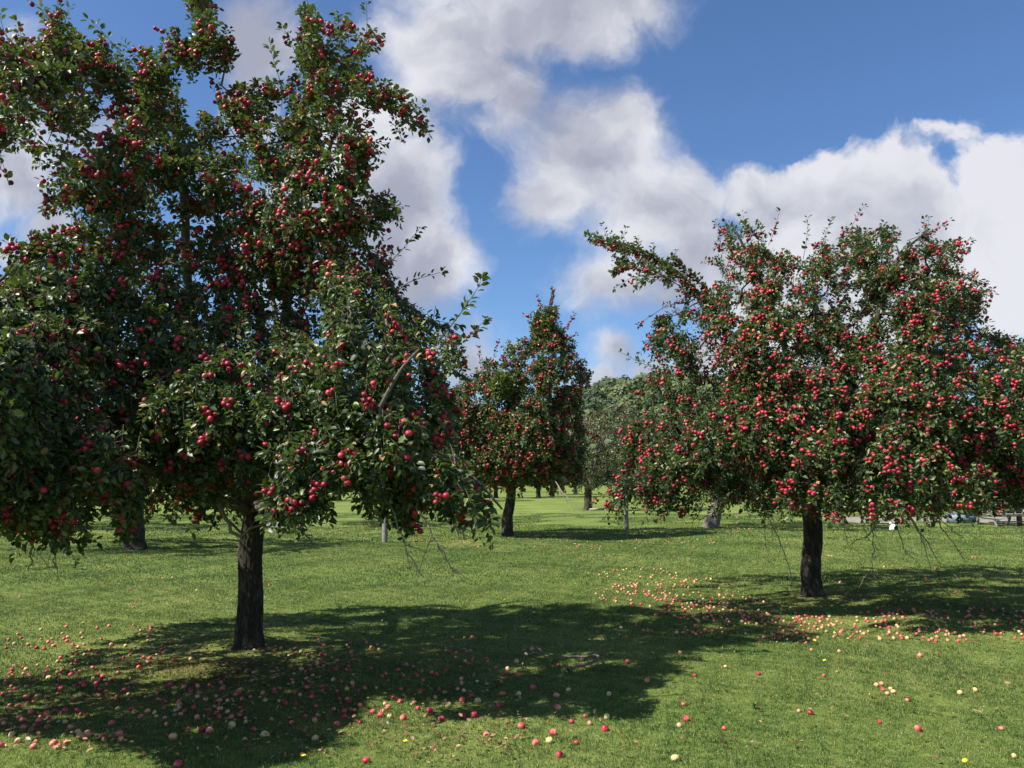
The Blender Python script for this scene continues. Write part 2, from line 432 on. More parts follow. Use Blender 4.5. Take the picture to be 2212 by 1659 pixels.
# ------------------------------------------------------------------ crown masks -> twig positions
def inpoly(X, Y, poly):
    poly = np.asarray(poly, float); inside = np.zeros(X.shape, bool); x0, y0 = poly[-1]
    for x1, y1 in poly:
        c_ = ((y1 > Y) != (y0 > Y)) & (X < (x0 - x1) * (Y - y1) / (y0 - y1 + 1e-12) + x1)
        inside ^= c_; x0, y0 = x1, y1
    return inside


def crown_points(polys, holes, D, Rd, n, zmin=1.15, step=5.0, front=.55, bulge=1.5, seed=1, shift=None, gap=None, taper=1):
    """twig points that fill a rounded crown of depth Rd about the distance D whose outline is the given one"""
    rng = np.random.default_rng(seed)
    allp = np.concatenate([np.asarray(p, float) for p in polys]); x0, y0 = allp.min(0) - 12; x1, y1 = allp.max(0) + 12
    gx = np.arange(x0, x1, step); gy = np.arange(y0, y1, step); X, Y = np.meshgrid(gx, gy)
    M = np.zeros(X.shape, bool)
    for p in polys: M |= inpoly(X, Y, p)
    for h in holes: M &= ~inpoly(X, Y, h)
    dist = np.zeros(M.shape); cur = M.copy(); k = 0
    while cur.any() and k < 160:
        dist[cur] += step
        nx = cur.copy(); nx[1:] &= cur[:-1]; nx[:-1] &= cur[1:]; nx[:, 1:] &= cur[:, :-1]; nx[:, :-1] &= cur[:, 1:]
        if k % 2:
            nx[1:, 1:] &= cur[:-1, :-1]; nx[:-1, :-1] &= cur[1:, 1:]
        cur = nx; k += 1
    e = np.clip(dist * D / F * bulge, 0, Rd); h = np.sqrt(np.maximum(Rd ** 2 - (Rd - e) ** 2, 0)) * .96 + .08
    w = np.where(M, 1.0 + h, 0).ravel(); idx = rng.choice(w.size, n, p=w / w.sum())
    px = X.ravel()[idx] + rng.uniform(-step, step, n) * .5; py = Y.ravel()[idx] + rng.uniform(-step, step, n) * .5; hh = h.ravel()[idx]
    u = rng.uniform(0, 1, n); s = np.where(u < front, -1 + .32 * rng.beta(1, 2, n), np.where(u < front + .2, 1 - .35 * rng.uniform(0, 1, n), rng.uniform(-.75, .75, n)))
    up_ = np.clip((900 - py) / 350, 0, 1); hh = hh * (1 - (1 - taper) * up_)
    P = at(px, py, (D if shift is None else D + shift(px, py)) + s * hh)
    P = P + np.array([0, 1, 0]) * (noise3(P, 1.1) * .22 * np.minimum(hh, 1))[:, None]
    # gather the twigs into clumps with gaps between them
    nc = max(12, n // 11); cc = P[rng.choice(n, nc, replace=False)]
    for i0 in range(0, n, 500):
        q = P[i0:i0 + 500]; dd = ((q[:, None] - cc[None]) ** 2).sum(-1); j = dd.argmin(1)
        P[i0:i0 + 500] = q + (cc[j] - q) * .30
    keep = P[:, 2] > zmin + .10 * noise3(P, 2.5)
    if gap:      # openings right through the upper crown between its boughs
        g_ = noise3(P * [1, .25, 1], gap[1]); keep &= ~((g_ < gap[2]) & (P[:, 2] > gap[0]))
    surf = s[keep] < -.6
    return P[keep], surf


def grow(trunk_top_nodes, P, seed=1, jitter=.25):
    """joins the twig points to the skeleton, nearest first; returns polylines with owner ids"""
    rng = np.random.default_rng(seed)
    nodes = [np.asarray(x_, float) for x_ in trunk_top_nodes]          # list of (pts) for each limb
    pos = np.concatenate(nodes); own = np.concatenate([np.full(len(q), -1 - i) for i, q in enumerate(nodes)])
    cap_ = len(pos) + len(P) * 12; POS = np.zeros((cap_, 3)); OWN = np.zeros(cap_, int); POS[:len(pos)] = pos; OWN[:len(pos)] = own; m_ = len(pos)
    d0 = np.array([np.sqrt(((pos - p_) ** 2).sum(1)).min() for p_ in P]); order = np.argsort(d0)
    lines = []; par = []; root = []
    for i in order:
        p_ = P[i]; d = np.sqrt(((POS[:m_] - p_) ** 2).sum(1)); d = d + .35 * np.maximum(POS[:m_, 2] - p_[2], 0) * 0 + .25 * np.maximum(p_[2] - POS[:m_, 2] - .3, 0)
        j = d.argmin(); q = POS[j]; L = np.linalg.norm(p_ - q); k = int(np.clip(L / .13, 2, 9))
        side = rng.normal(size=3) * L * .10; up = np.array([0, 0, L * rng.uniform(.02, .22)])
        pts = spline([q, q + (p_ - q) * .5 + side + up, p_], k + 1)
        o = OWN[j]; lines.append(pts); par.append(o); root.append(o if o < 0 else root[o])
        POS[m_:m_ + k] = pts[1:]; OWN[m_:m_ + k] = len(lines) - 1; m_ += k
    cnt = np.ones(len(lines))
    for i in range(len(lines) - 1, -1, -1):
        if par[i] >= 0: cnt[par[i]] += cnt[i]
    return lines, np.array(par), np.array(root), cnt, order


def shoots(P, center, rng, n_leaf, length, size, up_z, droop=.35, dirs=None, apples_p=None, apple_r=.029, spread=1.0):
    """leafy shoots at the points P; returns leaf arrays, shoot lines and apple centres"""
    n = len(P); out = P - center; out[:, 2] *= .5; out /= np.linalg.norm(out, axis=1)[:, None] + 1e-6
    upness = np.clip((P[:, 2] - up_z) / 1.2, -1, 1)
    d = out * .7 + np.stack([np.zeros(n), np.zeros(n), upness * .9 - droop * (upness < .3)], -1) + rng.normal(size=(n, 3)) * .5
    if dirs is not None: d = dirs
    d /= np.linalg.norm(d, axis=1)[:, None]
    L = length * rng.uniform(.6, 1.5, n)
    start = P - d * (L * .35)[:, None]
    cnt = np.maximum(3, (n_leaf * rng.uniform(.6, 1.4, n) * L / length)).astype(int)
    idx = np.repeat(np.arange(n), cnt); k = np.concatenate([np.arange(c_) for c_ in cnt]); t = (k + .5) / cnt[idx]
    sag = -.25 * L[idx] * t ** 2 * .5
    D_ = d[idx]; pos = start[idx] + D_ * (L[idx] * t)[:, None]; pos[:, 2] += sag
    a = np.cross(D_, rng.normal(size=(len(idx), 3))); a /= np.linalg.norm(a, axis=1)[:, None] + 1e-9
    ld = D_ * rng.uniform(.1, .9, len(idx))[:, None] + a * spread; ld[:, 2] -= rng.uniform(-.35, .55, len(idx)); ld /= np.linalg.norm(ld, axis=1)[:, None]
    pos = pos + ld * .02
    nr = np.stack([np.zeros(len(idx))] * 2 + [np.ones(len(idx))], -1) + .35 * out[idx] + rng.normal(size=(len(idx), 3)) * .58
    sz = size * rng.uniform(.55, 1.2, len(idx))
    lines = [np.stack([start[i], start[i] + d[i] * L[i] * .5 + [0, 0, -.03 * L[i]], start[i] + d[i] * L[i] + [0, 0, -.12 * L[i]]]) for i in range(n)]
    ap = []
    if apples_p is not None:
        for i in range(n):
            if rng.uniform() < apples_p[i]:
                c_ = start[i] + d[i] * L[i] * rng.uniform(.15, .8) + np.array([0, 0, -apple_r * 1.2]) + out[i] * .07; m_ = rng.choice([1, 2, 3, 4, 5], p=[.40, .32, .15, .09, .04])
                cl = [c_]
                for _ in range(m_ - 1):
                    for _t in range(8):
                        b = cl[rng.integers(len(cl))]; v = rng.normal(size=3); v[2] -= .7; v /= np.linalg.norm(v); q = b + v * apple_r * 1.95
                        if min(np.linalg.norm(q - z_) for z_ in cl) > apple_r * 1.8: cl.append(q); break
                ap += cl
    return (pos, ld, nr, sz), lines, np.array(ap) if ap else np.zeros((0, 3)), out[idx]


def trunk_mesh(name, pts, rad, sides=90, rings=150, ridge=.10, seed=0, loc=None, z0=None):
    Pc = spline(pts, rings); rr = np.interp(np.linspace(0, 1, rings), np.linspace(0, 1, len(rad)), rad)
    V, Fs = tube(Pc, rr, sides, True); V = V.reshape(rings, sides, 3); an = np.arange(sides) * 2 * math.pi / sides
    zz = Pc[:, 2:3]
    rg = .5 * np.sin(an * 9 + 1.5 * np.sin(zz * 5 + seed) + seed) + .35 * np.sin(an * 17 + 2 * np.sin(zz * 9 + 1)) + .3 * np.sin(zz * 30 + 3 * np.sin(an * 5)) * .5
    lump = .5 * np.sin(an * 2 + zz * 3 + seed) + .5 * np.sin(an * 3 - zz * 5)
    scale = 1 + ridge * .45 * rg + ridge * .6 * lump
    foot = np.clip(1 - (zz - zz[0]) / .22, 0, 1) ** 2
    scale = scale + foot * (.14 + .20 * np.sin(an * 5 + seed))
    V = Pc[:, None] + (V - Pc[:, None]) * scale[..., None]
    Q_ = np.stack([np.cos(an)[None] * 2.6 + 0 * zz, np.sin(an)[None] * 2.6 + 0 * zz, zz * 3.2 + 0 * an[None]], -1); fiss = noise3(Q_ + seed, 3.1) + .6 * noise3(Q_ * [1, 1, .8] - seed, 7.3)
    V = Pc[:, None] + (V - Pc[:, None]) * (1 - .055 * np.abs(fiss) + .02 * noise3(Q_, 11))[..., None]
    V = V.reshape(-1, 3)
    if loc is not None: V = V - np.array(loc)
    return mesh_np(name, V, Fs, {'v': np.zeros(len(V))}, True)


def build_tree(name, label, cat, base, trunk_pts, trunk_r, limbs, P, center, leaf_n, leaf_len, leaf_size, detail, up_z, mat=M_LEAF, bark=M_BARK,
               apple_fn=None, apple_r=.029, n_parts=100, group=None, seed=1, extra=None, apple_label=None, tw=1.0, vbias=0., droop=.22, bare=None, sides=90, spread=1.0, shoot=None, vsd=.23, sprouts=0):
    rng = np.random.default_rng(seed); base = np.asarray(base, float)
    root = thing(name, base, label, cat, group)
    tm = trunk_mesh('trunk', trunk_pts, trunk_r, seed=seed, loc=base, sides=sides); ob('trunk', tm, bark, root)
    limb_pts = [spline(l_[0], 14) for l_ in limbs]
    lines, par, rt, cnt, order = grow(limb_pts, P, seed)
    accs = [Acc() for _ in limbs]
    for i, lp in enumerate(limb_pts):
        accs[i].tube(lp - base, np.linspace(limbs[i][1], limbs[i][2], len(lp)) * (1 + .1 * np.sin(np.arange(len(lp)) * 2.1)), 9)
    for ln, r_, c_ in zip(lines, rt, cnt):
        r0 = min(.0022 + .0026 * math.sqrt(c_) * tw, .035); accs[-1 - r_].tube(ln - base, np.linspace(r0, .0022 * tw, len(ln)), 5, cap=False)
    ap_p = apple_fn(P, rng) if apple_fn else None
    (pos, ld, nr, sz), sl, ap, outd = shoots(P.copy(), center, rng, leaf_n, leaf_len, leaf_size, up_z, droop, apples_p=ap_p, apple_r=apple_r, spread=spread)
    rootof = np.zeros(len(P), int); rootof[order] = rt
    if shoot is None or shoot:
        for i, l_ in enumerate(sl): accs[-1 - rootof[i]].tube(l_ - base, [.0026 * tw, .0022 * tw, .0012 * tw], 4, cap=False)
    clump = noise3(pos, 2.3) * .10 + noise3(pos, .8) * .05
    val = np.clip(.42 + vbias + clump + rng.normal(size=len(pos)) * vsd + (rng.uniform(size=len(pos)) < .022) * .6, 0, 1)
    LA = [pos], [ld], [nr], [sz], [val]
    AP = [ap]
    if sprouts:                # thin wayward shoots that break the outline of the crown
        o3 = (P - center) * [1, 1, 1.2]; rk = np.linalg.norm(o3, axis=1) + rng.uniform(0, .8, len(P)) + .35 * np.maximum(P[:, 2] - 3, 0); top_ = np.argsort(-rk)[:sprouts * 5]; extra = list(extra or [])
        for i in rng.choice(top_, sprouts, replace=False):
            d_ = o3[i] / np.linalg.norm(o3[i]) * .8 + np.array([0, 0, .9 if P[i, 2] > 3 else -.1]) + rng.normal(size=3) * .35; d_ /= np.linalg.norm(d_); L_ = rng.uniform(.18, .5)
            extra.append((np.stack([P[i], P[i] + d_ * L_ * .5 + rng.normal(size=3) * .02, P[i] + d_ * L_ + [0, 0, -.03]]), .0032, int(L_ * 34) + 3, int(rng.integers(0, 4)), leaf_size, int(-1 - rootof[i])))
    if extra:
        for e in extra:          # long shoots of their own: (points, r0, leaf count, apples, leaf size)
            pts, r0, nl, na, ls = e[:5]; pp_ = spline(pts, 12); accs[0 if len(e) < 6 else e[5]].tube(pp_ - base, np.linspace(r0, .0018, 12), 6)
            if nl:
                t = rng.uniform(.25, 1, nl); t[:3] = 1; ii = np.clip((t * 11).astype(int), 0, 10); fr = (t * 11 - ii)[:, None]
                q = pp_[ii] * (1 - fr) + pp_[ii + 1] * fr; dd = pp_[ii + 1] - pp_[ii]; dd /= np.linalg.norm(dd, axis=1)[:, None]
                a = np.cross(dd, rng.normal(size=(nl, 3))); a /= np.linalg.norm(a, axis=1)[:, None]
                l2 = dd * .7 + a; LA[0].append(q + l2 * .012); LA[1].append(l2); LA[2].append(np.array([0, 0, 1.]) + rng.normal(size=(nl, 3)) * .4)
                LA[3].append(ls * rng.uniform(.6, 1.1, nl)); LA[4].append(np.clip(.45 + rng.normal(size=nl) * .15, 0, 1))
            if na:
                q = pp_[rng.integers(3, 11, na)] + rng.normal(size=(na, 3)) * .018 + [0, 0, -.03]; AP.append(q)
    if bare:
        for pts, r0 in bare:
            dacc = Acc()
            pp_ = spline(pts, 14); pp_[2:] += rng.normal(size=(12, 3)) * .008; dacc.tube(pp_ - base, np.linspace(r0 * 1.3, .0034, 14), 6)
            for _ in range(6):
                i = rng.integers(3, 13); dv = (pp_[i] - pp_[i - 1]); dv = dv / np.linalg.norm(dv) + rng.normal(size=3) * .6; q = pp_[i] + dv * rng.uniform(.03, .16)
                dacc.tube(np.stack([pp_[i], (pp_[i] + q) / 2 + rng.normal(size=3) * .006, q]) - base, [.003, .0025, .0012], 4)
            ob('dead_twig', dacc.mesh('dead_twig', True), M_TWIG, root)['label'] = 'bare dead twig hanging below the crown'
    for a_ in accs:
        if a_.n: ob('branch', a_.mesh('branch', True), bark if detail < 2 else M_FALLEN, root)
    pos, ld, nr, sz, val = [np.concatenate(q) for q in LA]
    ob('crown', leaves_mesh('crown', pos - base, ld, nr, sz, val, detail), mat, root)
    ap = np.concatenate(AP)
    if len(ap):
        x_, y_ = project(ap); dist = np.linalg.norm(ap - CAM, axis=1); inf = (x_ > 5) & (x_ < 2207) & (y_ > 5) & (y_ < 1654)
        # an apple with many leaves on its camera side is hidden: rank those after the open ones
        cover = np.zeros(len(ap)); step_ = max(1, len(pos) // 20000); ps = pos[::step_]; lx, ly = project(ps); lz = np.linalg.norm(ps - CAM, axis=1)
        for i in range(len(ap)):
            rr_ = 9 * 7 / dist[i]; cover[i] = ((np.abs(lx - x_[i]) < rr_) & (np.abs(ly - y_[i]) < rr_) & (lz < dist[i] - .02)).sum()
        cover *= step_
        score = dist * (1 + .035 * cover) + np.where(inf, 0, 1000); o_ = np.argsort(score)
        rad = apple_r * rng.uniform(.82, 1.12, len(ap))
        for i in o_[:n_parts]:
            a_ = ob('apple', apple_hi[rng.integers(len(apple_hi))], None, root, Vector(ap[i] - base)); a_.scale = (rad[i],) * 3
            a_.rotation_euler = (rng.uniform(-.6, .6), rng.uniform(-.6, .6), rng.uniform(0, 6.28))
        rest = o_[n_parts:]
        if len(rest):
            me = merged_apples('apple', ap[rest] - base, rad[rest], rng.uniform(-.12, .12, len(rest)) + (rng.uniform(size=len(rest)) < .08) * .25, 10 if detail == 2 else 7, 7 if detail == 2 else 5)
            tag(ob('apple', me, None, root), kind='stuff', label=apple_label or 'the many smaller red apples spread through the crown')
    return root


# ------------------------------------------------------------------ ground, hill
xs = np.concatenate([np.linspace(-400, -16, 25)[:-1], np.arange(-16, 18.01, .16), np.linspace(18, 400, 25)[1:]])
ys = np.concatenate([np.linspace(-60, 2, 12)[:-1], np.arange(2, 26.01, .16), np.linspace(26, 420, 60)[1:]])
GX, GY = np.meshgrid(xs, ys); nx_, ny_ = len(xs), len(ys)
GV = np.stack([GX, GY, gz(GX, GY)], -1).reshape(-1, 3)
i = np.arange(ny_ - 1)[:, None] * nx_; j = np.arange(nx_ - 1)[None]
gq = np.stack([i + j, i + j + 1, i + nx_ + j + 1, i + nx_ + j], -1).reshape(-1, 4)
tag(ob('ground', mesh_np('ground', GV, [gq], None, True), M_GROUND), kind='structure')

HP = [(-400, 1005), (300, 1010), (700, 995), (1000, 935), (1180, 890), (1250, 862), (1330, 834), (1500, 832), (1700, 860), (1950, 905), (2212, 940), (2700, 985)]
def hill_top(x):     # ridge height as a function of the sideways position, ridge 360 m away
    px = 1106 + x / 360 * F; return EYE + (HOR - np.interp(px, [q[0] for q in HP], [q[1] for q in HP])) / F * 360 - 7.0
def hill_z(x, y):
    t = np.clip((y - 190) / 170, 0, 1); return np.maximum(hill_top(x) * (t * t * (3 - 2 * t)), -1) + np.where(y > 360, 0, 0)
hx = np.linspace(-330, 360, 70); hy = np.linspace(185, 460, 30); HX, HY = np.meshgrid(hx, hy)
HV = np.stack([HX, HY, hill_z(HX, HY) - .2], -1).reshape(-1, 3)
i = np.arange(29)[:, None] * 70; j = np.arange(69)[None]
tag(ob('hill', mesh_np('hill', HV, [np.stack([i + j, i + j + 1, i + 71 + j, i + 70 + j], -1).reshape(-1, 4)], None, True), M_HILL), kind='structure')
# the wood that covers it
rng = np.random.default_rng(5); cp = []
for yy_ in np.arange(196, 390, 7.5):
    for xx_ in np.arange(-300, 330, 8.0):
        x_ = xx_ + rng.uniform(-2.5, 2.5); y_ = yy_ + rng.uniform(-2.5, 2.5); cp.append((x_, y_, hill_z(x_, y_)))
cp = np.array(cp); cr = rng.uniform(3.2, 7.0, len(cp)); pos = []; nrm = []; val = []; szs = []
vis = (np.abs(cp[:, 0]) < 400)
for c_, r_ in zip(cp, cr):
    px_, _ = project(c_); n_ = 320 if 1150 < px_ < 1700 else 45
    d = rng.normal(size=(n_, 3)); d /= np.linalg.norm(d, axis=1)[:, None]; d[:, 2] = np.abs(d[:, 2]) * 1.0 - .15; d[:, 1] = np.where(rng.uniform(size=n_) < .6, -np.abs(d[:, 1]), d[:, 1])
    lump = 1 + .22 * noise3(d * 2.2 + c_ * .3, 1.0)
    pos.append(c_ + [0, 0, r_ * .9] + d * r_ * lump[:, None] * rng.uniform(.8, 1.05, n_)[:, None]); nrm.append(d)
    val.append(np.clip(rng.normal(.42 + .22 * math.sin(c_[0] * 1.7 + c_[1]) + .1, .12, n_), 0, 1)); szs.append(rng.uniform(.9, 2.0, n_) * (1 if n_ > 100 else 1.7))
pos = np.concatenate(pos); nrm = np.concatenate(nrm); val = np.concatenate(val); szs = np.concatenate(szs)
dd = np.cross(nrm, rng.normal(size=nrm.shape))
tag(ob('woodland', leaves_mesh('woodland', pos, dd, nrm + rng.normal(size=nrm.shape) * .35, szs, val, 0), M_WOOD), 'green wood of broad leafed trees covering the far hill', 'wood', kind='stuff')

# gravel strip by the fence
gv = []
for x_ in np.linspace(12.5, 40, 24): gv += [(x_, 28.3 + .25 * math.sin(x_ * .9), .03), (x_, 32.5 + .3 * math.sin(x_ * .6 + 1), .03)]
gf = [(2 * k, 2 * k + 2, 2 * k + 3, 2 * k + 1) for k in range(23)]
tag(ob('gravel_track', mesh_np('gravel_track', gv, [gf]), M_GRAVEL), kind='structure')


# ------------------------------------------------------------------ the big near tree on the left
def pts(*a): return np.array([at(x_, y_, d_) for x_, y_, d_ in a])

D1 = 7.35; b1 = ground_at(535, 1405); b1[2] = gz(b1[0], b1[1]) - .02
T1_MAIN = [(-110, 330), (-80, 200), (0, 110), (15, 92), (35, 100), (55, 122), (90, 112), (100, 88), (118, 46), (140, 62), (150, 105), (190, 112), (222, 104), (250, 102), (275, 128), (292, 130), (305, 98),
    (325, 78), (345, 88), (362, 114), (392, 116), (404, 100), (418, 84), (425, 45), (408, 30), (412, 0), (405, -120), (425, -260), (462, -240), (474, -110), (466, 28), (484, 66), (506, 88), (520, 108), (508, 128), (512, 150), (488, 146),
    (468, 140), (440, 160), (400, 172), (380, 215), (388, 235), (398, 275), (410, 290), (440, 285), (452, 215), (470, 180), (480, 170), (492, 205), (520, 205), (548, 203), (566, 190), (592, 186), (616, 198), (635, 200),
    (640, 150), (628, 118), (640, 86), (645, 42), (676, 20), (688, 46), (722, 58), (752, 76), (792, 76), (822, 104), (795, 118), (772, 132), (752, 150), (766, 170), (800, 184), (852, 215), (902, 236), (926, 296), (896, 290), (862, 262),
    (822, 246), (792, 230), (754, 238), (766, 262), (784, 292), (800, 310), (836, 340), (800, 352), (796, 396), (812, 432), (842, 452), (850, 478), (822, 496), (780, 508), (770, 536), (822, 548), (828, 592), (842, 622), (866, 628),
    (872, 656), (900, 672), (912, 696), (950, 688), (980, 716), (1000, 752), (1005, 790), (970, 812), (975, 860), (985, 930), (1000, 1000), (1026, 1040), (1046, 1090), (1036, 1108), (1010, 1096), (1000, 1120), (960, 1108), (900, 1122), (868, 1120),
    (840, 1092), (800, 1066), (772, 1052), (748, 1078), (700, 1072), (660, 1096), (610, 1130), (572, 1100), (520, 1096), (480, 1126), (400, 1114), (372, 1082), (330, 1072), (302, 1060), (296, 1155), (266, 1150), (250, 1085), (224, 1090), (200, 1160), (160, 1150), (100, 1168),
    (60, 1186), (0, 1180), (-120, 1180), (-230, 1120), (-240, 900), (-200, 620), (-120, 560)]
T1_HOLES = [[(-400, 250), (-200, 300), (-60, 330), (6, 396), (30, 345), (60, 312), (92, 352), (120, 352), (126, 380), (100, 402), (84, 440), (110, 462), (150, 432), (168, 474), (186, 480), (160, 498), (126, 492), (100, 512), (60, 526), (28, 542), (0, 558), (-100, 600), (-400, 640)],
    [(196, 232), (232, 208), (242, 222), (226, 238), (205, 246)], [(108, 270), (142, 280), (140, 312), (112, 300)], [(404, 470), (438, 464), (456, 510), (450, 556), (424, 540), (408, 510)], [(496, 284), (522, 280), (522, 322), (500, 330)],
    [(404, 226), (436, 214), (446, 250), (430, 282), (406, 268)], [(600, 220), (640, 236), (646, 262), (628, 258), (604, 244)], [(704, 100), (750, 120), (730, 150), (700, 140)], [(620, 640), (640, 632), (650, 660), (632, 672)]]
def lean1(px, py): t = np.clip((330 - px) / 460, 0, 1); u = np.clip((px - 560) / 260, 0, 1); return -1.7 * t * t * (3 - 2 * t) - .40 * u * u * (3 - 2 * u)     # the left half of the crown reaches towards the viewer
P1a, s1a = crown_points([T1_MAIN], T1_HOLES, D1, 1.85, 5600, zmin=1.40, seed=3, shift=lean1, gap=(3.2, 2.6, -1.0), taper=.70)
# the near, sunlit lower skirt on the right and the low boughs on the left, closer to the viewer
SK1 = [(560, 1040), (600, 960), (700, 900), (820, 860), (930, 900), (990, 960), (1026, 1030), (1052, 1080), (1044, 1108), (990, 1104), (950, 1120), (880, 1112), (830, 1080), (760, 1060), (640, 1120), (570, 1100)]
SK2 = [(-100, 900), (40, 850), (140, 900), (300, 900), (310, 1060), (298, 1155), (262, 1160), (248, 1070), (210, 1165), (120, 1172), (0, 1190), (-120, 1180)]
P1b, _ = crown_points([SK1], [], 5.5, .42, 250, zmin=1.42, seed=5); P1c, _ = crown_points([SK2], [], 5.45, .5, 240, zmin=1.36, seed=6)
P1d, _ = crown_points([[(-640, 900), (-400, 840), (-140, 880), (-60, 1000), (-80, 1130), (-300, 1140), (-620, 1140)]], [], 5.2, .65, 330, zmin=1.40, seed=8)
P1 = np.concatenate([P1a, P1b, P1c, P1d])
cen1 = np.array([b1[0] + .1, D1, 3.0])
L1 = [(pts((538, 1075, D1), (500, 960, D1), (440, 780, 7.3), (405, 620, 7.2), (398, 440, 7.1), (372, 310, 7.0), (290, 222, 6.8), (140, 150, 6.1)), .07, .010),
      (pts((540, 1075, D1), (580, 930, 7.4), (615, 700, 7.4), (640, 480, 7.3), (655, 260, 7.2), (668, 150, 7.1), (680, 60, 7.1)), .07, .008),
      (pts((536, 1090, D1), (430, 990, 7.0), (280, 850, 6.8), (100, 720, 6.3), (-120, 620, 5.9)), .06, .014),
      (pts((540, 1085, D1), (650, 960, 7.6), (760, 820, 7.6), (860, 720, 7.4), (940, 740, 7.2)), .065, .015),
      (pts((542, 1095, D1), (640, 1040, 6.6), (745, 985, 5.9), (800, 930, 5.4), (826, 870, 5.2), (850, 825, 5.2), (872, 790, 5.2), (905, 755, 5.2)), .028, .007),
      (pts((534, 1100, D1), (430, 1060, 6.6), (280, 1000, 5.9), (120, 1020, 5.5), (-40, 1060, 5.3), (-300, 1060, 5.0)), .055, .014),
      (pts((540, 1080, D1), (560, 900, 8.3), (600, 720, 9.0), (560, 520, 9.0)), .06, .014),
      (pts((536, 1080, D1), (470, 900, 8.2), (330, 720, 8.9), (200, 640, 9.0)), .06, .02),
      (pts((540, 1100, D1), (700, 1060, 6.4), (850, 1000, 5.6), (930, 985, 5.3), (1020, 1030, 5.3), (1085, 1100, 5.3)), .034, .007)]
X1 = [(pts((830, 660, 7), (880, 612, 6.9), (952, 588, 6.8)), .005, 26, 0, .075), (pts((800, 610, 7), (868, 540, 6.9), (906, 494, 6.8)), .005, 26, 0, .07),
      (pts((930, 760, 6.6), (985, 690, 6.5), (1030, 625, 6.4), (1040, 600, 6.4)), .006, 34, 0, .085), (pts((950, 780, 6.6), (1010, 730, 6.5), (1048, 690, 6.4)), .005, 26, 2, .08),
      (pts((612, 195, 7.1), (594, 140, 7.0), (583, 98, 7.0)), .004, 20, 0, .08), (pts((262, 118, 6.8), (225, 72, 6.8), (192, 44, 6.8)), .004, 16, 0, .085),
      (pts((118, 60, 6.7), (90, 22, 6.7), (60, -5, 6.7)), .005, 5, 1, .07), (pts((20, 90, 6.6), (6, 60, 6.6), (0, 30, 6.6)), .005, 6, 0, .07),
      (pts((645, 130, 7.1), (625, 85, 7.1), (612, 58, 7.1)), .004, 8, 3, .07), (pts((700, 80, 7.1), (728, 52, 7.1), (742, 30, 7.1)), .004, 10, 2, .07),
      (pts((760, 190, 7.1), (840, 228, 7.1), (925, 292, 7.1)), .009, 60, 18, .075), (pts((820, 700, 6.9), (900, 690, 6.8), (990, 700, 6.7)), .005, 26, 0, .08),
      (pts((20, 400, 6.8), (14, 380, 6.8), (5, 350, 6.8)), .005, 8, 4, .07), (pts((100, 400, 6.8), (104, 430, 6.8), (98, 455, 6.8)), .004, 14, 5, .07),
      (pts((60, 1150, 5.5), (130, 1165, 5.5), (208, 1168, 5.6)), .012, 24, 3, .075), (pts((275, 990, 5.6), (278, 1060, 5.55), (284, 1160, 5.5)), .008, 36, 22, .08),
      (pts((250, 920, 5.6), (262, 950, 5.55), (268, 985, 5.5)), .008, 16, 9, .08),
      (pts((990, 1000, 5.3), (1030, 1060, 5.3), (1050, 1105, 5.3)), .007, 24, 12, .08), (pts((520, 1150, 6.7), (460, 1095, 6.5), (410, 1085, 6.3)), .012, 10, 3, .08),
      (pts((300, 1000, 6.2), (330, 1110, 6.2), (300, 1115, 6.2)), .006, 10, 1, .08)]
X1 = [e + ({10: 1, 4: 1, 8: 1, 9: 1, 0: 3, 1: 3, 2: 3, 3: 3, 11: 3, 12: 0, 13: 0, 14: 5, 15: 5, 16: 5, 17: 8, 18: 5, 19: 5}.get(i_, 0),) for i_, e in enumerate(X1)]
B1 = [(pts((840, 1085, 5.4), (868, 1150, 5.3), (888, 1200, 5.3), (922, 1262, 5.2)), .0045), (pts((900, 1100, 5.4), (930, 1150, 5.3), (960, 1205, 5.3), (998, 1258, 5.2)), .0045),
      (pts((950, 1100, 6), (985, 1140, 6), (1006, 1165, 6)), .004), (pts((75, 1150, 5.5), (70, 1190, 5.5), (64, 1229, 5.5)), .009), (pts((112, 1150, 5.5), (116, 1190, 5.5), (118, 1229, 5.5)), .007),
      (pts((470, 1085, 6.5), (488, 1120, 6.45), (503, 1150, 6.4), (520, 1158, 6.4), (545, 1140, 6.4), (575, 1133, 6.4), (604, 1137, 6.5)), .015), (pts((640, 1110, 6.4), (660, 1150, 6.4), (676, 1180, 6.4)), .004), (pts((780, 1060, 6.2), (790, 1100, 6.2), (812, 1135, 6.2)), .004)]

def apples1(P, rng):
    n = .40 + .26 * noise3(P, 1.5) + .34 * (P[:, 2] > 3.2) + .18 * (P[:, 2] > 4.6) + .25 * ((P[:, 2] > 3.4) & (P[:, 0] < -2.6))
    return np.clip(n, .08, .95)
t1 = build_tree('apple_tree', 'largest and nearest apple tree, on the left, loaded with red apples, reaching the top edge', 'apple tree', b1,
                [b1, b1 + [.005, 0, .5], b1 + [-.01, 0, .9], b1 + [.02, 0, 1.3], b1 + [.01, 0, 1.55]], [.128, .112, .106, .105, .095],
                L1, P1, cen1, 27, .25, .056, 2, 4.4, apple_fn=apples1, apple_r=.0225, sprouts=70, extra=X1, bare=B1, seed=21, group=None)

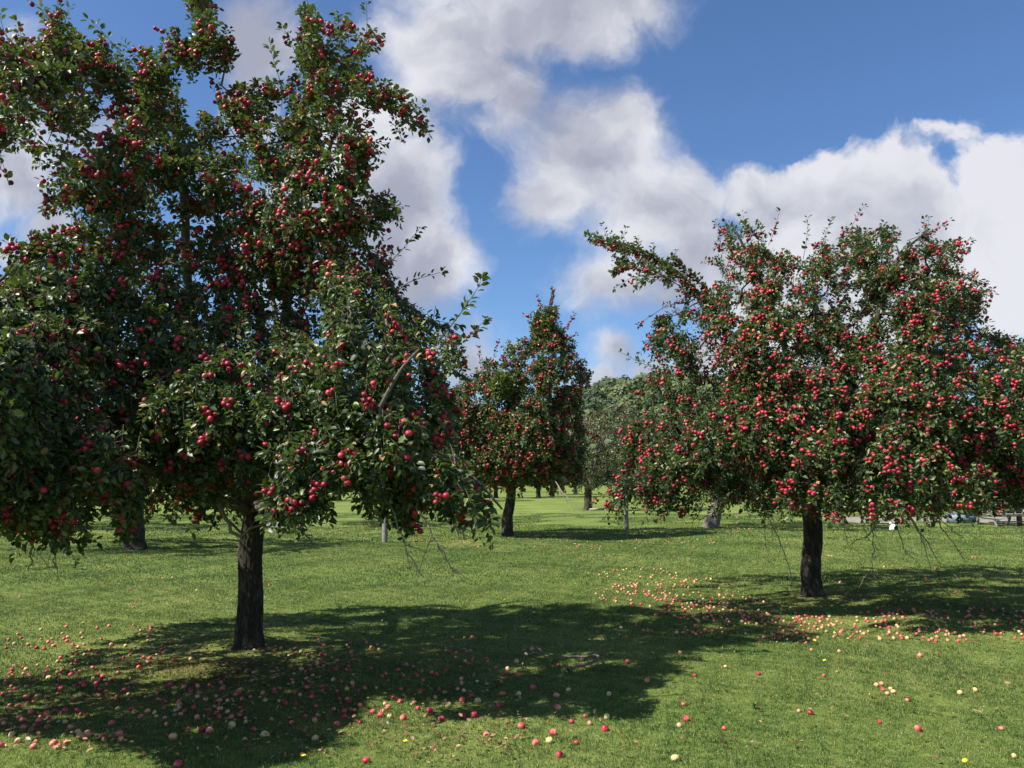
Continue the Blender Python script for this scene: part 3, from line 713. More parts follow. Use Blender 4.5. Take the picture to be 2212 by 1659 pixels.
# ------------------------------------------------------------------ the wide tree on the right
D2 = 10.9; b2 = ground_at(1756, 1285); b2[2] = gz(b2[0], b2[1]) - .02
T2_MAIN = [(1318, 1085), (1345, 1030), (1340, 985), (1348, 930), (1366, 885), (1402, 862), (1440, 880), (1470, 860), (1400, 830), (1396, 792), (1412, 778), (1448, 782), (1420, 745), (1392, 700), (1420, 672), (1470, 660), (1500, 650), (1468, 620),
    (1400, 590), (1330, 605), (1318, 575), (1340, 550), (1310, 530), (1266, 512), (1300, 512), (1340, 516), (1400, 532), (1440, 560), (1470, 590), (1502, 620), (1530, 640), (1560, 606), (1592, 600), (1582, 560), (1560, 540), (1545, 532), (1568, 500), (1562, 466), (1592, 480), (1632, 472), (1640, 500),
    (1668, 528), (1700, 545), (1740, 548), (1790, 520), (1830, 500), (1862, 505), (1880, 485), (1916, 482), (1940, 500), (1990, 490), (2010, 520), (2060, 510), (2090, 520), (2050, 545), (2080, 585), (2118, 602), (2140, 628), (2116, 680), (2165, 705), (2215, 722), (2290, 760), (2370, 850), (2410, 980), (2420, 1100),
    (2330, 1135), (2212, 1118), (2120, 1112), (2040, 1108), (1960, 1104), (1900, 1108), (1840, 1112), (1780, 1106), (1720, 1112), (1660, 1106), (1600, 1118), (1540, 1100), (1480, 1112), (1440, 1108), (1410, 1096), (1370, 1076), (1340, 1108), (1322, 1105)]
T2_HOLES = [[(1512, 786), (1530, 780), (1540, 806), (1532, 838), (1516, 826)], [(1488, 704), (1502, 700), (1506, 720), (1492, 724)], [(1806, 640), (1826, 640), (1832, 664), (1812, 668)], [(1700, 560), (1745, 562), (1740, 580), (1710, 580)]]
P2, _ = crown_points([T2_MAIN], T2_HOLES, D2, 2.8, 5200, zmin=1.28, seed=9, gap=(3.0, 2.2, -1.25), taper=.85)
P2b, _ = crown_points([[(1690, 1060), (1720, 940), (1900, 900), (2060, 960), (2180, 1040), (2120, 1108), (1900, 1110), (1700, 1112)]], [], 8.6, .7, 260, zmin=1.3, seed=12)
P2 = np.concatenate([P2, P2b]); cen2 = np.array([b2[0] + .6, D2, 2.7])
L2 = [(pts((1758, 1070, D2), (1700, 960, D2), (1610, 800, 10.6), (1545, 690, 10.5), (1480, 600, 10.4), (1400, 552, 10.3), (1300, 518, 10.2)), .045, .005),
      (pts((1756, 1080, D2), (1650, 1000, 10.5), (1500, 950, 10.2), (1390, 960, 10.0)), .06, .014),
      (pts((1760, 1060, D2), (1730, 880, D2), (1680, 700, 10.9), (1640, 600, 10.8), (1590, 500, 10.8)), .075, .015),
      (pts((1764, 1060, D2), (1830, 860, 10.9), (1890, 700, 10.8), (1940, 560, 10.8), (1990, 510, 10.8)), .075, .012),
      (pts((1766, 1075, D2), (1900, 960, 11), (2050, 850, 11), (2180, 770, 11), (2300, 800, 11)), .07, .015),
      (pts((1764, 1085, D2), (1880, 1030, 9.9), (2030, 1040, 9.2), (2200, 1085, 8.9)), .055, .014),
      (pts((1760, 1080, D2), (1800, 1030, 9.6), (1850, 980, 8.8), (1900, 1010, 8.3)), .05, .012),
      (pts((1760, 1070, D2), (1790, 950, 12.2), (1840, 820, 13.0), (1800, 700, 13.1)), .06, .02)]
X2 = [(pts((1500, 625, 10.4), (1440, 572, 10.35), (1370, 540, 10.3), (1266, 510, 10.2)), .006, 260, 40, .075, 0), (pts((1480, 625, 10.3), (1420, 590, 10.2), (1360, 575, 10.1), (1325, 590, 10.1)), .006, 150, 26, .075, 0), (pts((1600, 740, 10.4), (1540, 680, 10.3), (1490, 615, 10.2), (1440, 580, 10.2)), .008, 260, 34, .075, 0), (pts((1600, 700, 10.7), (1550, 650, 10.6), (1500, 600, 10.5), (1450, 556, 10.4)), .008, 220, 30, .075, 0),
      (pts((1560, 600, 10.8), (1580, 540, 10.8), (1562, 480, 10.8)), .007, 50, 16, .08, 2),
      (pts((1660, 530, 10.8), (1672, 500, 10.8), (1684, 455, 10.8)), .004, 16, 6, .075, 2), (pts((1735, 560, 10.8), (1742, 520, 10.8), (1745, 470, 10.8)), .004, 22, 1, .07, 3), (pts((1770, 550, 10.8), (1782, 510, 10.8), (1796, 472, 10.8)), .004, 22, 0, .07, 3),
      (pts((1820, 545, 10.8), (1840, 490, 10.8), (1866, 446, 10.8)), .004, 16, 4, .07, 3), (pts((1960, 520, 10.8), (2010, 500, 10.8), (2052, 476, 10.8)), .005, 24, 9, .07, 3), (pts((2000, 540, 10.8), (2050, 530, 10.8), (2098, 518, 10.8)), .005, 22, 9, .07, 3),
      (pts((1450, 800, 10.6), (1400, 790, 10.6), (1342, 762, 10.6)), .005, 26, 0, .075, 0), (pts((1430, 700, 10.5), (1400, 740, 10.5), (1376, 770, 10.5)), .005, 14, 1, .07, 0), (pts((1440, 660, 10.5), (1395, 690, 10.5), (1380, 702, 10.5)), .004, 12, 2, .07, 0),
      (pts((1420, 600, 10.4), (1370, 598, 10.4), (1330, 622, 10.4)), .005, 20, 2, .075, 0), (pts((1560, 680, 10.6), (1520, 640, 10.6), (1508, 596, 10.6)), .004, 18, 0, .07, 2), (pts((1400, 842, 10.4), (1385, 845, 10.4), (1372, 848, 10.4)), .004, 14, 10, .07, 1),
      (pts((2090, 640, 10.8), (2120, 635, 10.8), (2142, 625, 10.8)), .004, 16, 3, .07, 4), (pts((2080, 650, 10.8), (2110, 665, 10.8), (2130, 672, 10.8)), .004, 12, 5, .07, 4), (pts((1330, 1080, 10), (1300, 1070, 10), (1278, 1085, 10)), .004, 14, 4, .07, 1)]
B2 = [(pts((1930, 1050, 9.2), (1958, 1108, 9.1), (2000, 1168, 9.0), (2034, 1224, 8.9)), .011), (pts((1950, 1090, 9.0), (1985, 1150, 8.9), (2012, 1232, 8.8)), .008), (pts((1975, 1080, 9.2), (2018, 1116, 9.2), (2045, 1156, 9.1), (2085, 1212, 9)), .009),
      (pts((1925, 1095, 9.2), (1948, 1170, 9.1), (1958, 1200, 9.1)), .006), (pts((2000, 1085, 8.8), (2077, 1108, 8.7), (2150, 1124, 8.6), (2216, 1142, 8.5)), .009), (pts((1640, 1080, 9.8), (1672, 1140, 9.6), (1696, 1200, 9.5), (1713, 1268, 9.4)), .006),
      (pts((1600, 1090, 10), (1588, 1130, 10), (1570, 1165, 10)), .005), (pts((1650, 1100, 10), (1652, 1150, 10), (1660, 1215, 10)), .004), (pts((1560, 1096, 10.2), (1520, 1118, 10.2), (1480, 1132, 10.2)), .008), (pts((1880, 1105, 9.2), (1886, 1180, 9.2), (1884, 1225, 9.1), (1896, 1255, 9.1)), .004),
      (pts((1900, 1095, 9.4), (1880, 1150, 9.4), (1838, 1175, 9.4)), .007), (pts((1860, 1100, 9.4), (1870, 1150, 9.4), (1900, 1190, 9.4)), .005), (pts((1820, 1105, 9.6), (1824, 1140, 9.6), (1832, 1180, 9.6)), .004), (pts((2010, 1100, 9), (2060, 1150, 9), (2088, 1162, 9)), .005)]
def apples2(P, rng): return np.clip(.54 + .28 * noise3(P, 1.4) + .12 * (P[:, 2] > 3.0), .1, .97)
t2 = build_tree('apple_tree', 'wide apple tree on the right, full of red apples, bare dead twigs hanging underneath', 'apple tree', b2,
                [b2, b2 + [-.01, 0, .4], b2 + [.04, 0, .8], b2 + [.03, 0, 1.2], b2 + [.04, 0, 1.5]], [.150, .135, .126, .125, .11],
                L2, P2, cen2, 24, .25, .060, 1, 4.2, apple_fn=apples2, apple_r=.0222, sprouts=90, extra=X2, bare=B2, seed=33)

# ------------------------------------------------------------------ middle tree with two balls of mistletoe, thin tree behind it
b3 = ground_at(1095, 1157); D3 = b3[1]; b3[2] = 0
T3_MAIN = [(985, 830), (1010, 818), (1040, 805), (1050, 760), (1062, 790), (1085, 770), (1100, 745), (1120, 742), (1140, 735), (1150, 700), (1158, 672), (1182, 658), (1205, 668), (1216, 700), (1232, 735), (1250, 765), (1262, 800), (1268, 828), (1250, 835), (1252, 880), (1262, 930), (1256, 990), (1262, 1035),
    (1215, 1046), (1140, 1050), (1060, 1052), (1010, 1045), (985, 1040), (960, 1000), (930, 900)]
P3, _ = crown_points([T3_MAIN], [[(1062, 812), (1080, 806), (1092, 815), (1075, 824)]], D3, 1.9, 2300, zmin=1.3, step=4, seed=14)
cen3 = np.array([b3[0] + .2, D3, 3.2])
L3 = [(pts((1103, 1055, D3), (1140, 950, D3), (1165, 820, D3), (1180, 700, D3), (1193, 628, D3)), .10, .01), (pts((1103, 1050, D3), (1080, 930, D3), (1060, 850, D3), (1050, 770, D3)), .08, .015),
      (pts((1103, 1060, D3), (1180, 1000, D3 - .8), (1240, 980, D3 - .8)), .06, .015), (pts((1103, 1060, D3), (1040, 1000, D3 - 1), (990, 980, D3 - 1)), .06, .015), (pts((1103, 1055, D3), (1120, 950, D3 + 1), (1140, 860, D3 + 1.2)), .06, .02)]
X3 = [(pts((1186, 680, D3), (1191, 650, D3), (1195, 622, D3)), .01, 30, 12, .10, 0), (pts((1165, 700, D3), (1152, 685, D3), (1132, 680, D3)), .008, 16, 12, .10, 0), (pts((1172, 690, D3), (1168, 665, D3), (1163, 640, D3)), .008, 12, 6, .10, 0),
      (pts((1210, 720, D3), (1228, 700, D3), (1240, 678, D3)), .008, 18, 10, .10, 0), (pts((1215, 740, D3), (1235, 725, D3), (1246, 722, D3)), .008, 10, 3, .10, 0), (pts((1062, 790, D3), (1070, 760, D3), (1078, 735, D3)), .008, 16, 3, .10, 1),
      (pts((1040, 800, D3), (1036, 770, D3), (1034, 750, D3)), .008, 14, 2, .10, 1), (pts((1255, 840, D3), (1265, 855, D3), (1272, 866, D3)), .008, 12, 1, .10, 0)]
B3 = [(pts((1200, 1040, 19.8), (1225, 1075, 19.6), (1248, 1090, 19.5), (1268, 1104, 19.4)), .011), (pts((1205, 1050, 19.8), (1225, 1085, 19.7), (1238, 1102, 19.6)), .006)]
def apples3(P, rng): return np.clip(.60 + .25 * noise3(P, 1.2), .1, .95)
t3 = build_tree('apple_tree', 'tall pear shaped apple tree in the middle distance, mistletoe ball near its top', 'apple tree', b3,
                [b3, b3 + [.02, 0, .5], b3 + [.10, 0, 1.0], b3 + [.14, 0, 1.6]], [.17, .155, .14, .13], L3, P3, cen3, 22, .34, .090, 0, 5.0, apple_fn=apples3, apple_r=.036, extra=X3, bare=B3, seed=41, tw=1.6, sides=24)


def mistletoe(px, py, D, r, label, seed):
    rng = np.random.default_rng(seed); c_ = at(px, py, D); root = thing('mistletoe_clump', c_, label, 'mistletoe', 'balls of mistletoe in the middle tree')
    n = 1500; d = rng.normal(size=(n, 3)); d /= np.linalg.norm(d, axis=1)[:, None]
    q = d * r * (rng.uniform(.15, 1, n) ** .45 * (1 + .1 * noise3(d, 3)))[:, None]; q[:, 2] *= 1.15
    ld = d + rng.normal(size=(n, 3)) * .6 + [0, 0, -.3]
    ob('foliage', leaves_mesh('foliage', q, ld, rng.normal(size=(n, 3)), rng.uniform(.06, .11, n), np.clip(rng.normal(.45, .2, n), 0, 1), 0), M_MISTLE, root)
    ac = Acc()
    for k in range(60): ac.tube(np.array([[0, 0, 0], d[k] * r * .5, d[k] * r * .95 * np.array([1, 1, 1.1])]), [.012, .008, .004], 4)
    ob('stem', ac.mesh('stem'), M_STEM, root); return root
mistletoe(1174, 712, D3 - .55, .36, 'olive green ball of mistletoe high in the middle tree, just under its top shoots', 2)
mistletoe(1086, 835, D3 - 1.5, .34, 'brownish ball of mistletoe lower in the left half of the middle tree', 3)

b4 = ground_at(1270, 1101); D4 = b4[1]; b4[2] = 0
P4, _ = crown_points([[(1200, 1052), (1210, 1000), (1228, 950), (1245, 905), (1285, 884), (1320, 874), (1350, 872), (1390, 884), (1430, 905), (1450, 960), (1450, 1040), (1400, 1058), (1320, 1062), (1260, 1056)]], [], D4, 2.6, 800, zmin=1.3, step=3, seed=15)
L4 = [(pts((1270, 1060, D4), (1300, 960, D4), (1340, 890, D4)), .08, .02), (pts((1270, 1062, D4), (1240, 1000, D4), (1235, 950, D4)), .07, .02), (pts((1270, 1062, D4), (1350, 1010, D4), (1410, 970, D4)), .07, .02)]
def apples4(P, rng): return np.full(len(P), .3)
t4 = build_tree('apple_tree', 'thin leaved greyish apple tree in the gap between the middle and wide right trees', 'apple tree', b4,
                [b4, b4 + [.02, 0, .6], b4 + [.03, 0, 1.5]], [.24, .20, .17], L4, P4, np.array([b4[0] + 1.2, D4, 2.6]), 20, .5, .11, 0, 9, mat=M_LEAF_DULL, bark=M_BARK, apple_fn=apples4, apple_r=.032, n_parts=0, seed=51, tw=3, sides=20)


# ------------------------------------------------------------------ orchard trees further back
def round_tree(name, label, px, py, rx, rz, h, n=420, leaf=20, size=.11, trunk_r=.16, lean=(0, 0), bark=M_BARK, mat=M_LEAF, seed=1, apples=.12, group=None, zmin=1.25, off=(0, 0), D=None, detail=0):
    rng = np.random.default_rng(seed); b = ground_at(px, py) if D is None else at(px, HOR, D); b[2] = 0
    c_ = b + [lean[0] + off[0], lean[1] + off[1], (h + zmin) / 2]; hz = (h - zmin) / 2
    d = rng.normal(size=(n, 3)); d /= np.linalg.norm(d, axis=1)[:, None]; rr = rng.uniform(.35, 1, n) ** .4
    P = d * rr[:, None] * np.array([rx, rz, hz]) * (1 + .22 * noise3(d * 2, 1.3 + seed * .1))[:, None] + c_
    low = P[:, 2] < c_[2]; P[low, :2] = c_[:2] + (P[low, :2] - c_[:2]) * (1 + .35 * np.clip((c_[2] - P[low, 2]) / hz, 0, .7))[:, None]
    nc = n // 10; cc = P[rng.choice(n, nc, replace=False)]; j = ((P[:, None] - cc[None]) ** 2).sum(-1).argmin(1); P += (cc[j] - P) * .3
    P = P[P[:, 2] > zmin - .05]; tp = b + [lean[0] * .8, lean[1] * .8, 1.35]
    Ls = []
    for k in range(5):
        a = k * 1.257 + rng.uniform(-.3, .3); e = np.array([math.cos(a) * rx * .6, math.sin(a) * rz * .6, hz * rng.uniform(-.1, .9)])
        Ls.append((np.array([tp, tp * .55 + (c_ + e) * .45 + [0, 0, .2], c_ + e]), trunk_r * .55, .02))
    return build_tree(name, label, 'apple tree', b, [b, b * .5 + tp * .5, tp + [0, 0, .2]], [trunk_r * 1.12, trunk_r, trunk_r * .9], Ls, P, c_, leaf, .42, size, detail, h * .8, mat=mat, bark=bark,
                      apple_fn=(lambda P, rng: np.full(len(P), apples)) if apples else None, apple_r=.033, n_parts=0, seed=seed + 60, tw=2.2, sides=20, group=group)

round_tree('apple_tree', 'apple tree with a stout leaning trunk standing behind the left side of the nearest tree', 292, 1187, 2.6, 2.4, 4.9, 900, 20, .09, .21, lean=(-.15, 0), seed=3, apples=.2, off=(-.6, .2))
round_tree('apple_tree', 'apple tree with a thick pale grey trunk leaning right behind the wide right tree', 1535, 1143, 2.8, 2.4, 4.4, 600, 20, .10, .24, lean=(.45, 0), bark=M_BARKG, seed=4, off=(1.2, .8), apples=.1)
round_tree('apple_tree', 'dark apple tree standing behind the round grey post left of centre', 829, 1135, 2.6, 2.2, 4.3, 600, 20, .10, .14, seed=5, apples=.1, off=(-.6, .3))
round_tree('apple_tree', 'apple tree with a short pale trunk far left behind the hanging boughs', 138, 1141, 2.5, 2.2, 4.2, 500, 20, .10, .16, bark=M_BARKG, seed=6, apples=.1)
round_tree('apple_tree', 'slim dark trunked apple tree just left of the middle tree trunk and far behind it', 1071, 1076, 2.8, 2.4, 3.9, 420, 22, .13, .18, seed=7, apples=0)
FAR = [(1163, 1075, 'dark trunked orchard tree seen just right of the middle tree trunk', 0), (1128, 1063, 'pale trunked orchard tree close beside the middle tree trunk, far off', 1),
       (1193, 1073, 'forked pale trunked orchard tree between the middle tree and the thin grey tree', 1), (1214, 1068, 'small pale trunked orchard tree right of the forked one, far off', 1),
       (1243, 1068, 'pale trunked orchard tree just left of the dark trunk of the thin grey tree', 1), (1318, 1072, 'orchard tree far behind, right of the thin grey tree', 1), (1400, 1080, 'dark orchard tree far off, behind the left edge of the wide right tree', 0),
       (1010, 1082, 'orchard tree far behind the low right skirt of the nearest tree', 0), (940, 1075, 'far orchard tree left of the middle tree, behind the apple laden skirt', 0), (720, 1082, 'dark orchard tree far behind, right of the nearest trunk', 0), (610, 1080, 'dark orchard tree far behind, close to the right side of the nearest trunk', 0),
       (450, 1082, 'dark orchard tree far behind, left of the nearest trunk', 0), (340, 1080, 'far orchard tree behind the stout leaning trunk', 0), (200, 1078, 'far orchard tree at the left, behind the pale short trunk', 0), (40, 1084, 'far orchard tree at the left edge under the boughs', 0),
       (1620, 1085, 'far orchard tree behind the wide right tree, left of its trunk', 0), (1710, 1078, 'far orchard tree close to the left of the wide tree trunk', 0), (1850, 1102, 'shaded tree beyond the white bag', 0), (1960, 1098, 'shaded tree beyond the gravel track, behind the metal trough', 0),
       (2070, 1100, 'dark tree right behind the metal trough and gravel track', 0), (2160, 1098, 'dark tree behind the picnic table', 0), (2270, 1104, 'dark tree behind the rail fence at the right edge', 0)]
protos = []
for k in range(2):
    protos.append(round_tree('orchard_tree', 'x', 0, 0, 2.9, 2.7, 4.0, 330, 20, .15, .20, bark=[M_BARK, M_BARKG][k], seed=20 + k, apples=0, D=60 + k))
def copy_tree(src):
    r_ = src.copy(); C.objects.link(r_)
    for ch in list(src.children):
        c_ = ch.copy(); C.objects.link(c_); c_.parent = r_
    return r_
used = set()
for k, (px, py, lab, kind) in enumerate(FAR):
    o_ = copy_tree(protos[kind]) if kind in used else protos[kind]; used.add(kind)
    g_ = ground_at(px, py); o_.location = (g_[0], g_[1], 0); o_.rotation_euler = (0, 0, (k * 2.4) % 6.28); s_ = .92 + .2 * ((k * 7) % 5) / 5; o_.scale = (s_, s_, s_ if px < 1800 else s_ * 1.25)
    tag(o_, lab, 'orchard tree', 'trees of the far orchard rows')


# ------------------------------------------------------------------ posts, fence, table, trough, bag
def post(px, py, r, h, label, mat, sides=10, tilt=0):
    b = ground_at(px, py); b[2] = -.05; ac = Acc(); n = 8; z = np.linspace(0, h, n)
    ac.tube(np.stack([tilt * z + .004 * np.sin(z * 9), 0 * z, z], -1), r * (1 + .05 * np.sin(z * 5)) * np.linspace(1.05, .95, n), sides)
    o = ob('wooden_post', ac.mesh('wooden_post'), mat, None, Vector(b)); return tag(o, label, 'post', 'posts standing in the orchard')
post(831, 1171, .068, 1.75, 'pale grey round post standing in grass between the nearest tree and the middle tree', M_POST)
post(1354, 1154, .055, 1.75, 'thin grey square edged post under the left edge of the wide right tree', M_POST, 4)

fr = thing('rail_fence', ground_at(2203, 1136) * [1, 1, 0], 'low rail fence of thin grey rails and brown posts at the right edge', 'fence')
for k in range(4):
    ac = Acc(); ac.box((k * 2.2, 0, .62), (.12, .12, 1.3)); me = ac.mesh('post'); ob('post', me, M_RUST, fr)
for k, z in enumerate((.14, .34, .50, .68, .88, 1.1)):
    ac = Acc(); ac.tube(np.array([[-1.1, -.085, z], [2.5, -.085, z + .02], [7, -.085, z - .01]]), .028, 6); ob('rail', ac.mesh('rail'), M_POST, fr)
tb = thing('picnic_table', ground_at(2166, 1136) * [1, 1, 0], 'grey timber picnic table with slanting legs between the metal trough and the rail fence', 'table')
ac = Acc(); [ac.box((0, y_, .72), (1.5, .13, .04)) for y_ in (-.3, -.15, 0, .15, .3)]; ob('tabletop', ac.mesh('tabletop'), M_TABLE, tb)
for s_ in (-1, 1):
    ac = Acc(); ac.box((0, s_ * .68, .43), (1.5, .24, .04)); ob('bench', ac.mesh('bench'), M_TABLE, tb)
    ac = Acc(); ac.box((s_ * .5, 0, .385), (.05, 1.5, .045)); ob('crossbar', ac.mesh('crossbar'), M_TABLE, tb)
    for t_ in (-1, 1):
        ac = Acc(); ac.tube(np.array([[s_ * .56, t_ * .58, 0], [s_ * .56, t_ * .24, .70]]), .045, 4); ob('leg', ac.mesh('leg'), M_TABLE, tb)
tr_ = thing('metal_trough', ground_at(2080, 1131) * [1, 1, 0], 'blue grey metal trough beside the gravel track, seen under the right boughs', 'trough')
ac = Acc(); w_, d_, h_ = .95, .40, .36
for c_, s_ in (((0, -d_ / 2, h_ / 2), (w_, .03, h_)), ((0, d_ / 2, h_ / 2), (w_, .03, h_)), ((-w_ / 2 + .02, 0, h_ / 2), (.03, d_ - .04, h_ - .01)), ((w_ / 2 - .02, 0, h_ / 2), (.03, d_ - .04, h_ - .01)), ((0, 0, .03), (w_ - .08, d_ - .04, .03))): ac.box(c_, s_)
ob('basin', ac.mesh('basin'), M_TROUGH, tr_)
ac = Acc(); ac.tube(np.array([[-w_ / 2, -d_ / 2, h_], [w_ / 2, -d_ / 2, h_], [w_ / 2, d_ / 2, h_], [-w_ / 2, d_ / 2, h_], [-w_ / 2, -d_ / 2, h_]]), .022, 6); ob('rim', ac.mesh('rim'), M_TROUGH, tr_)

bb = ground_at(1932, 1146) * [1, 1, 0]; bag = thing('plastic_bag', bb, 'small white plastic bag with two knotted ears on the grass beyond the right tree', 'bag')
n_, m_ = 18, 10; an = np.arange(n_) * 2 * math.pi / n_; V = []
for i_, z in enumerate(np.linspace(0, 1, m_)):
    r_ = np.interp(z, [0, .1, .5, .8, 1], [.12, .15, .14, .12, .07]) * (1 + .07 * np.sin(an * 5 + z * 4) + .05 * np.sin(an * 9 - z * 7)); V.append(np.stack([r_ * np.cos(an), .75 * r_ * np.sin(an), np.full(n_, z * .2)], -1))
i = np.arange(m_ - 1)[:, None] * n_; j = np.arange(n_)[None]; k = (j + 1) % n_
me = mesh_np('sack', np.concatenate(V), [np.stack([i + j, i + k, i + n_ + k, i + n_ + j], -1).reshape(-1, 4), ((m_ - 1) * n_ + np.arange(n_))[None]], None, False); ob('sack', me, M_PLASTIC, bag)
for s_ in (-1, 1):
    ac = Acc(); ac.tube(np.array([[s_ * .05, 0, .18], [s_ * .10, 0, .215], [s_ * .125, 0, .235], [s_ * .14, 0, .225]]), [.03, .032, .04, .02], 8); ob('ear', ac.mesh('ear'), M_PLASTIC, bag)

# fallen branch in the grass
def gp(px, py, z): q = ground_at(px, py); q[2] = z + gz(q[0], q[1]); return q
fb = gp(1230, 1457, 0); fbt = thing('fallen_branch', fb, 'fallen dead branch with a hooked thick end lying at the edge of the shade', 'branch')
ac = Acc(); q = spline([gp(1226, 1459, .03), gp(1240, 1455, .04), gp(1262, 1454, .045), gp(1280, 1449, .05), gp(1292, 1443, .055), gp(1290, 1437, .06), gp(1276, 1436, .06), gp(1234, 1433, .05), gp(1212, 1430, .05), gp(1177, 1424, .05), gp(1152, 1418, .05), gp(1085, 1411, .045), gp(1058, 1408, .03)], 60)
rr_ = np.interp(np.linspace(0, 1, 60), [0, .25, .5, .6, 1], [.0135, .012, .009, .005, .002]); q += RNG.normal(size=q.shape) * .002; ac.tube(q - fb, rr_, 8); ob('stem', ac.mesh('stem', True), M_FALLEN, fbt)
for seg in ([(1152, 1418, .05), (1186, 1436, .05), (1207, 1456, .02)], [(1177, 1424, .05), (1160, 1412, .07), (1144, 1408, .05)], [(1226, 1459, .03), (1214, 1464, .03), (1208, 1470, .02)]):
    ac = Acc(); q = spline([gp(*s_) for s_ in seg], 12); ac.tube(q - fb, np.linspace(.005, .0018, 12), 6); ob('twig', ac.mesh('twig'), M_FALLEN, fbt)
q0 = gp(1310, 1103, .02); fb2 = thing('fallen_branch', q0, 'thin pale fallen branch lying right of the dark trunk of the thin grey tree', 'branch')
ac = Acc(); ac.tube(spline([gp(1275, 1103, .08), gp(1290, 1104, .1), gp(1310, 1103, .12), gp(1335, 1106, .1)], 14) - q0, np.linspace(.06, .02, 14), 6); ob('stem', ac.mesh('stem'), M_TWIG, fb2)


# ------------------------------------------------------------------ fallen apples
COL_OF = {'r': 'red', 'p': 'pink', 'y': 'yellow', 'o': 'brown'}
SINGLE = [(1204, 1529, 'p', 'rosy pink fallen apple on open grass straight below a pale green one'), (1202, 1506, 'y', 'pale yellow green fallen apple at the lit edge below the hooked branch'),
    (1274, 1559, 'p', 'pale pink and cream fallen apple right of a small red one on open grass'), (1307, 1571, 'r', 'red fallen apple below an orange yellow one, right end of the loose group in front'), (1311, 1547, 'y', 'orange yellow fallen apple, upper right of the loose group in front'),
    (1236, 1556, 'r', 'small red fallen apple left of the cream and pink one'), (1195, 1580, 'p', 'flattish pink fallen apple just above the big yellow one'), (1187, 1597, 'y', 'large yellow fallen apple with its stalk up, in the front group'),
    (1158, 1603, 'p', 'orange pink fallen apple just left of the big yellow one'), (1245, 1600, 'r', 'small bright red fallen apple right of the big yellow one'), (1209, 1630, 'r', 'bright red fallen apple nearest the bottom edge below the front group'),
    (1126, 1567, 'r', 'half cream half red fallen apple left of the front group'), (1052, 1588, 'p', 'yellow and pink streaked fallen apple alone left of the front group'), (1080, 1523, 'r', 'red fallen apple just outside the shade, left of the front group'),
    (1152, 1488, 'r', 'red fallen apple on the very edge of the shade below the fallen branch'), (1087, 1498, 'p', 'rosy fallen apple on the shade edge, above a red one'), (1120, 1501, 'o', 'partly rotten orange fallen apple on the shade edge'), (1032, 1512, 'y', 'orange yellow fallen apple at the shade edge left of a rosy one'),
    (1024, 1543, 'r', 'red and cream fallen apple at the right end of the long front scatter'), (1256, 1430, 'p', 'cream pink fallen apple behind the curve of the hooked branch'), (1259, 1448, 'r', 'red fallen apple inside the hook of the fallen branch'), (1149, 1402, 'y', 'cream fallen apple in shade above the thin end of the fallen branch'),
    (1118, 1459, 'r', 'dark red fallen apple in the shade below the fork of the fallen branch'), (1097, 1445, 'p', 'streaked pink fallen apple in the shade left of the fallen branch fork'), (1116, 1429, 'y', 'cream fallen apple in the shade just under the thin branch'), (1355, 1441, 'r', 'red fallen apple alone in the shade right of the hooked branch'),
    (1482, 1557, 'r', 'glossy red fallen apple alone on open lit grass, centre right'), (1983, 1575, 'r', 'red and pink fallen apple alone on the grass at the lower right'), (1459, 1650, 'y', 'pale orange fallen apple at the bottom edge right of centre'), (1987, 1413, 'p', 'rosy fallen apple alone in front of the right hand scatter'),
    (1753, 1405, 'p', 'small pink fallen apple below the trunk of the wide right tree'), (1813, 1409, 'p', 'small rosy fallen apple right of the pink one below the right trunk'), (1477, 1525, 'r', 'small red fallen apple above the lone glossy one'), (1502, 1467, 'r', 'small orange red fallen apple just beyond the tip of the nearest tree shade'),
    (1398, 1477, 'p', 'pink fallen apple at the shade edge right of centre'), (791, 1648, 'r', 'bright red fallen apple at the bottom edge left of centre'), (384, 1652, 'r', 'red fallen apple cut by the bottom edge at the left'), (681, 1590, 'y', 'cream and pink fallen apple alone in front of the long scatter'),
    (727, 1556, 'p', 'pink and cream fallen apple at the front of the long scatter, lit'), (436, 1582, 'r', 'deep red fallen apple in front of the near trunk, touching a second one'), (452, 1583, 'p', 'rosy fallen apple touching the deep red one in front of the near trunk'), (501, 1569, 'y', 'cream fallen apple just right of the touching red pair'),
    (531, 1561, 'y', 'small green yellow fallen apple above a crimson one in front of the near trunk'), (547, 1573, 'r', 'crimson fallen apple below the small green yellow one'), (571, 1583, 'y', 'yellow fallen apple right of the crimson one in front of the near trunk'), (373, 1600, 'p', 'pink and cream fallen apple in a tight group of four, lower left'),
    (256, 1600, 'p', 'rosy fallen apple with a dry leaf behind it, lower left'), (173, 1607, 'y', 'yellow green fallen apple touching a rosy one at the lower left'), (189, 1603, 'p', 'rosy fallen apple touching the yellow green one at the lower left'), (114, 1624, 'p', 'orange pink fallen apple by the lower left dry leaves'),
    (822, 1536, 'r', 'red fallen apple left of two paler ones at the shade edge'), (838, 1519, 'p', 'cream pink fallen apple above right of the red one at the shade edge'), (871, 1543, 'p', 'orange pink fallen apple on lit grass right of the red one'), (928, 1528, 'r', 'red fallen apple below the cream topped one at the shade edge'),
    (968, 1517, 'y', 'cream topped fallen apple at the shade edge, left of a red one'), (954, 1549, 'p', 'rosy fallen apple on lit grass below the cream topped one'), (1000, 1544, 'r', 'dark red fallen apple on lit grass at the right end of the long scatter'), (999, 1507, 'r', 'red fallen apple in the shade edge above the dark red one')]
rng = np.random.default_rng(77)
fallen = []
for (x_, y_, c_, lab) in SINGLE:
    g = ground_at(x_, y_); fallen.append((g[0], g[1], COL_OF[c_], lab, rng.uniform(.0225, .026) if 'small' not in lab else .018))
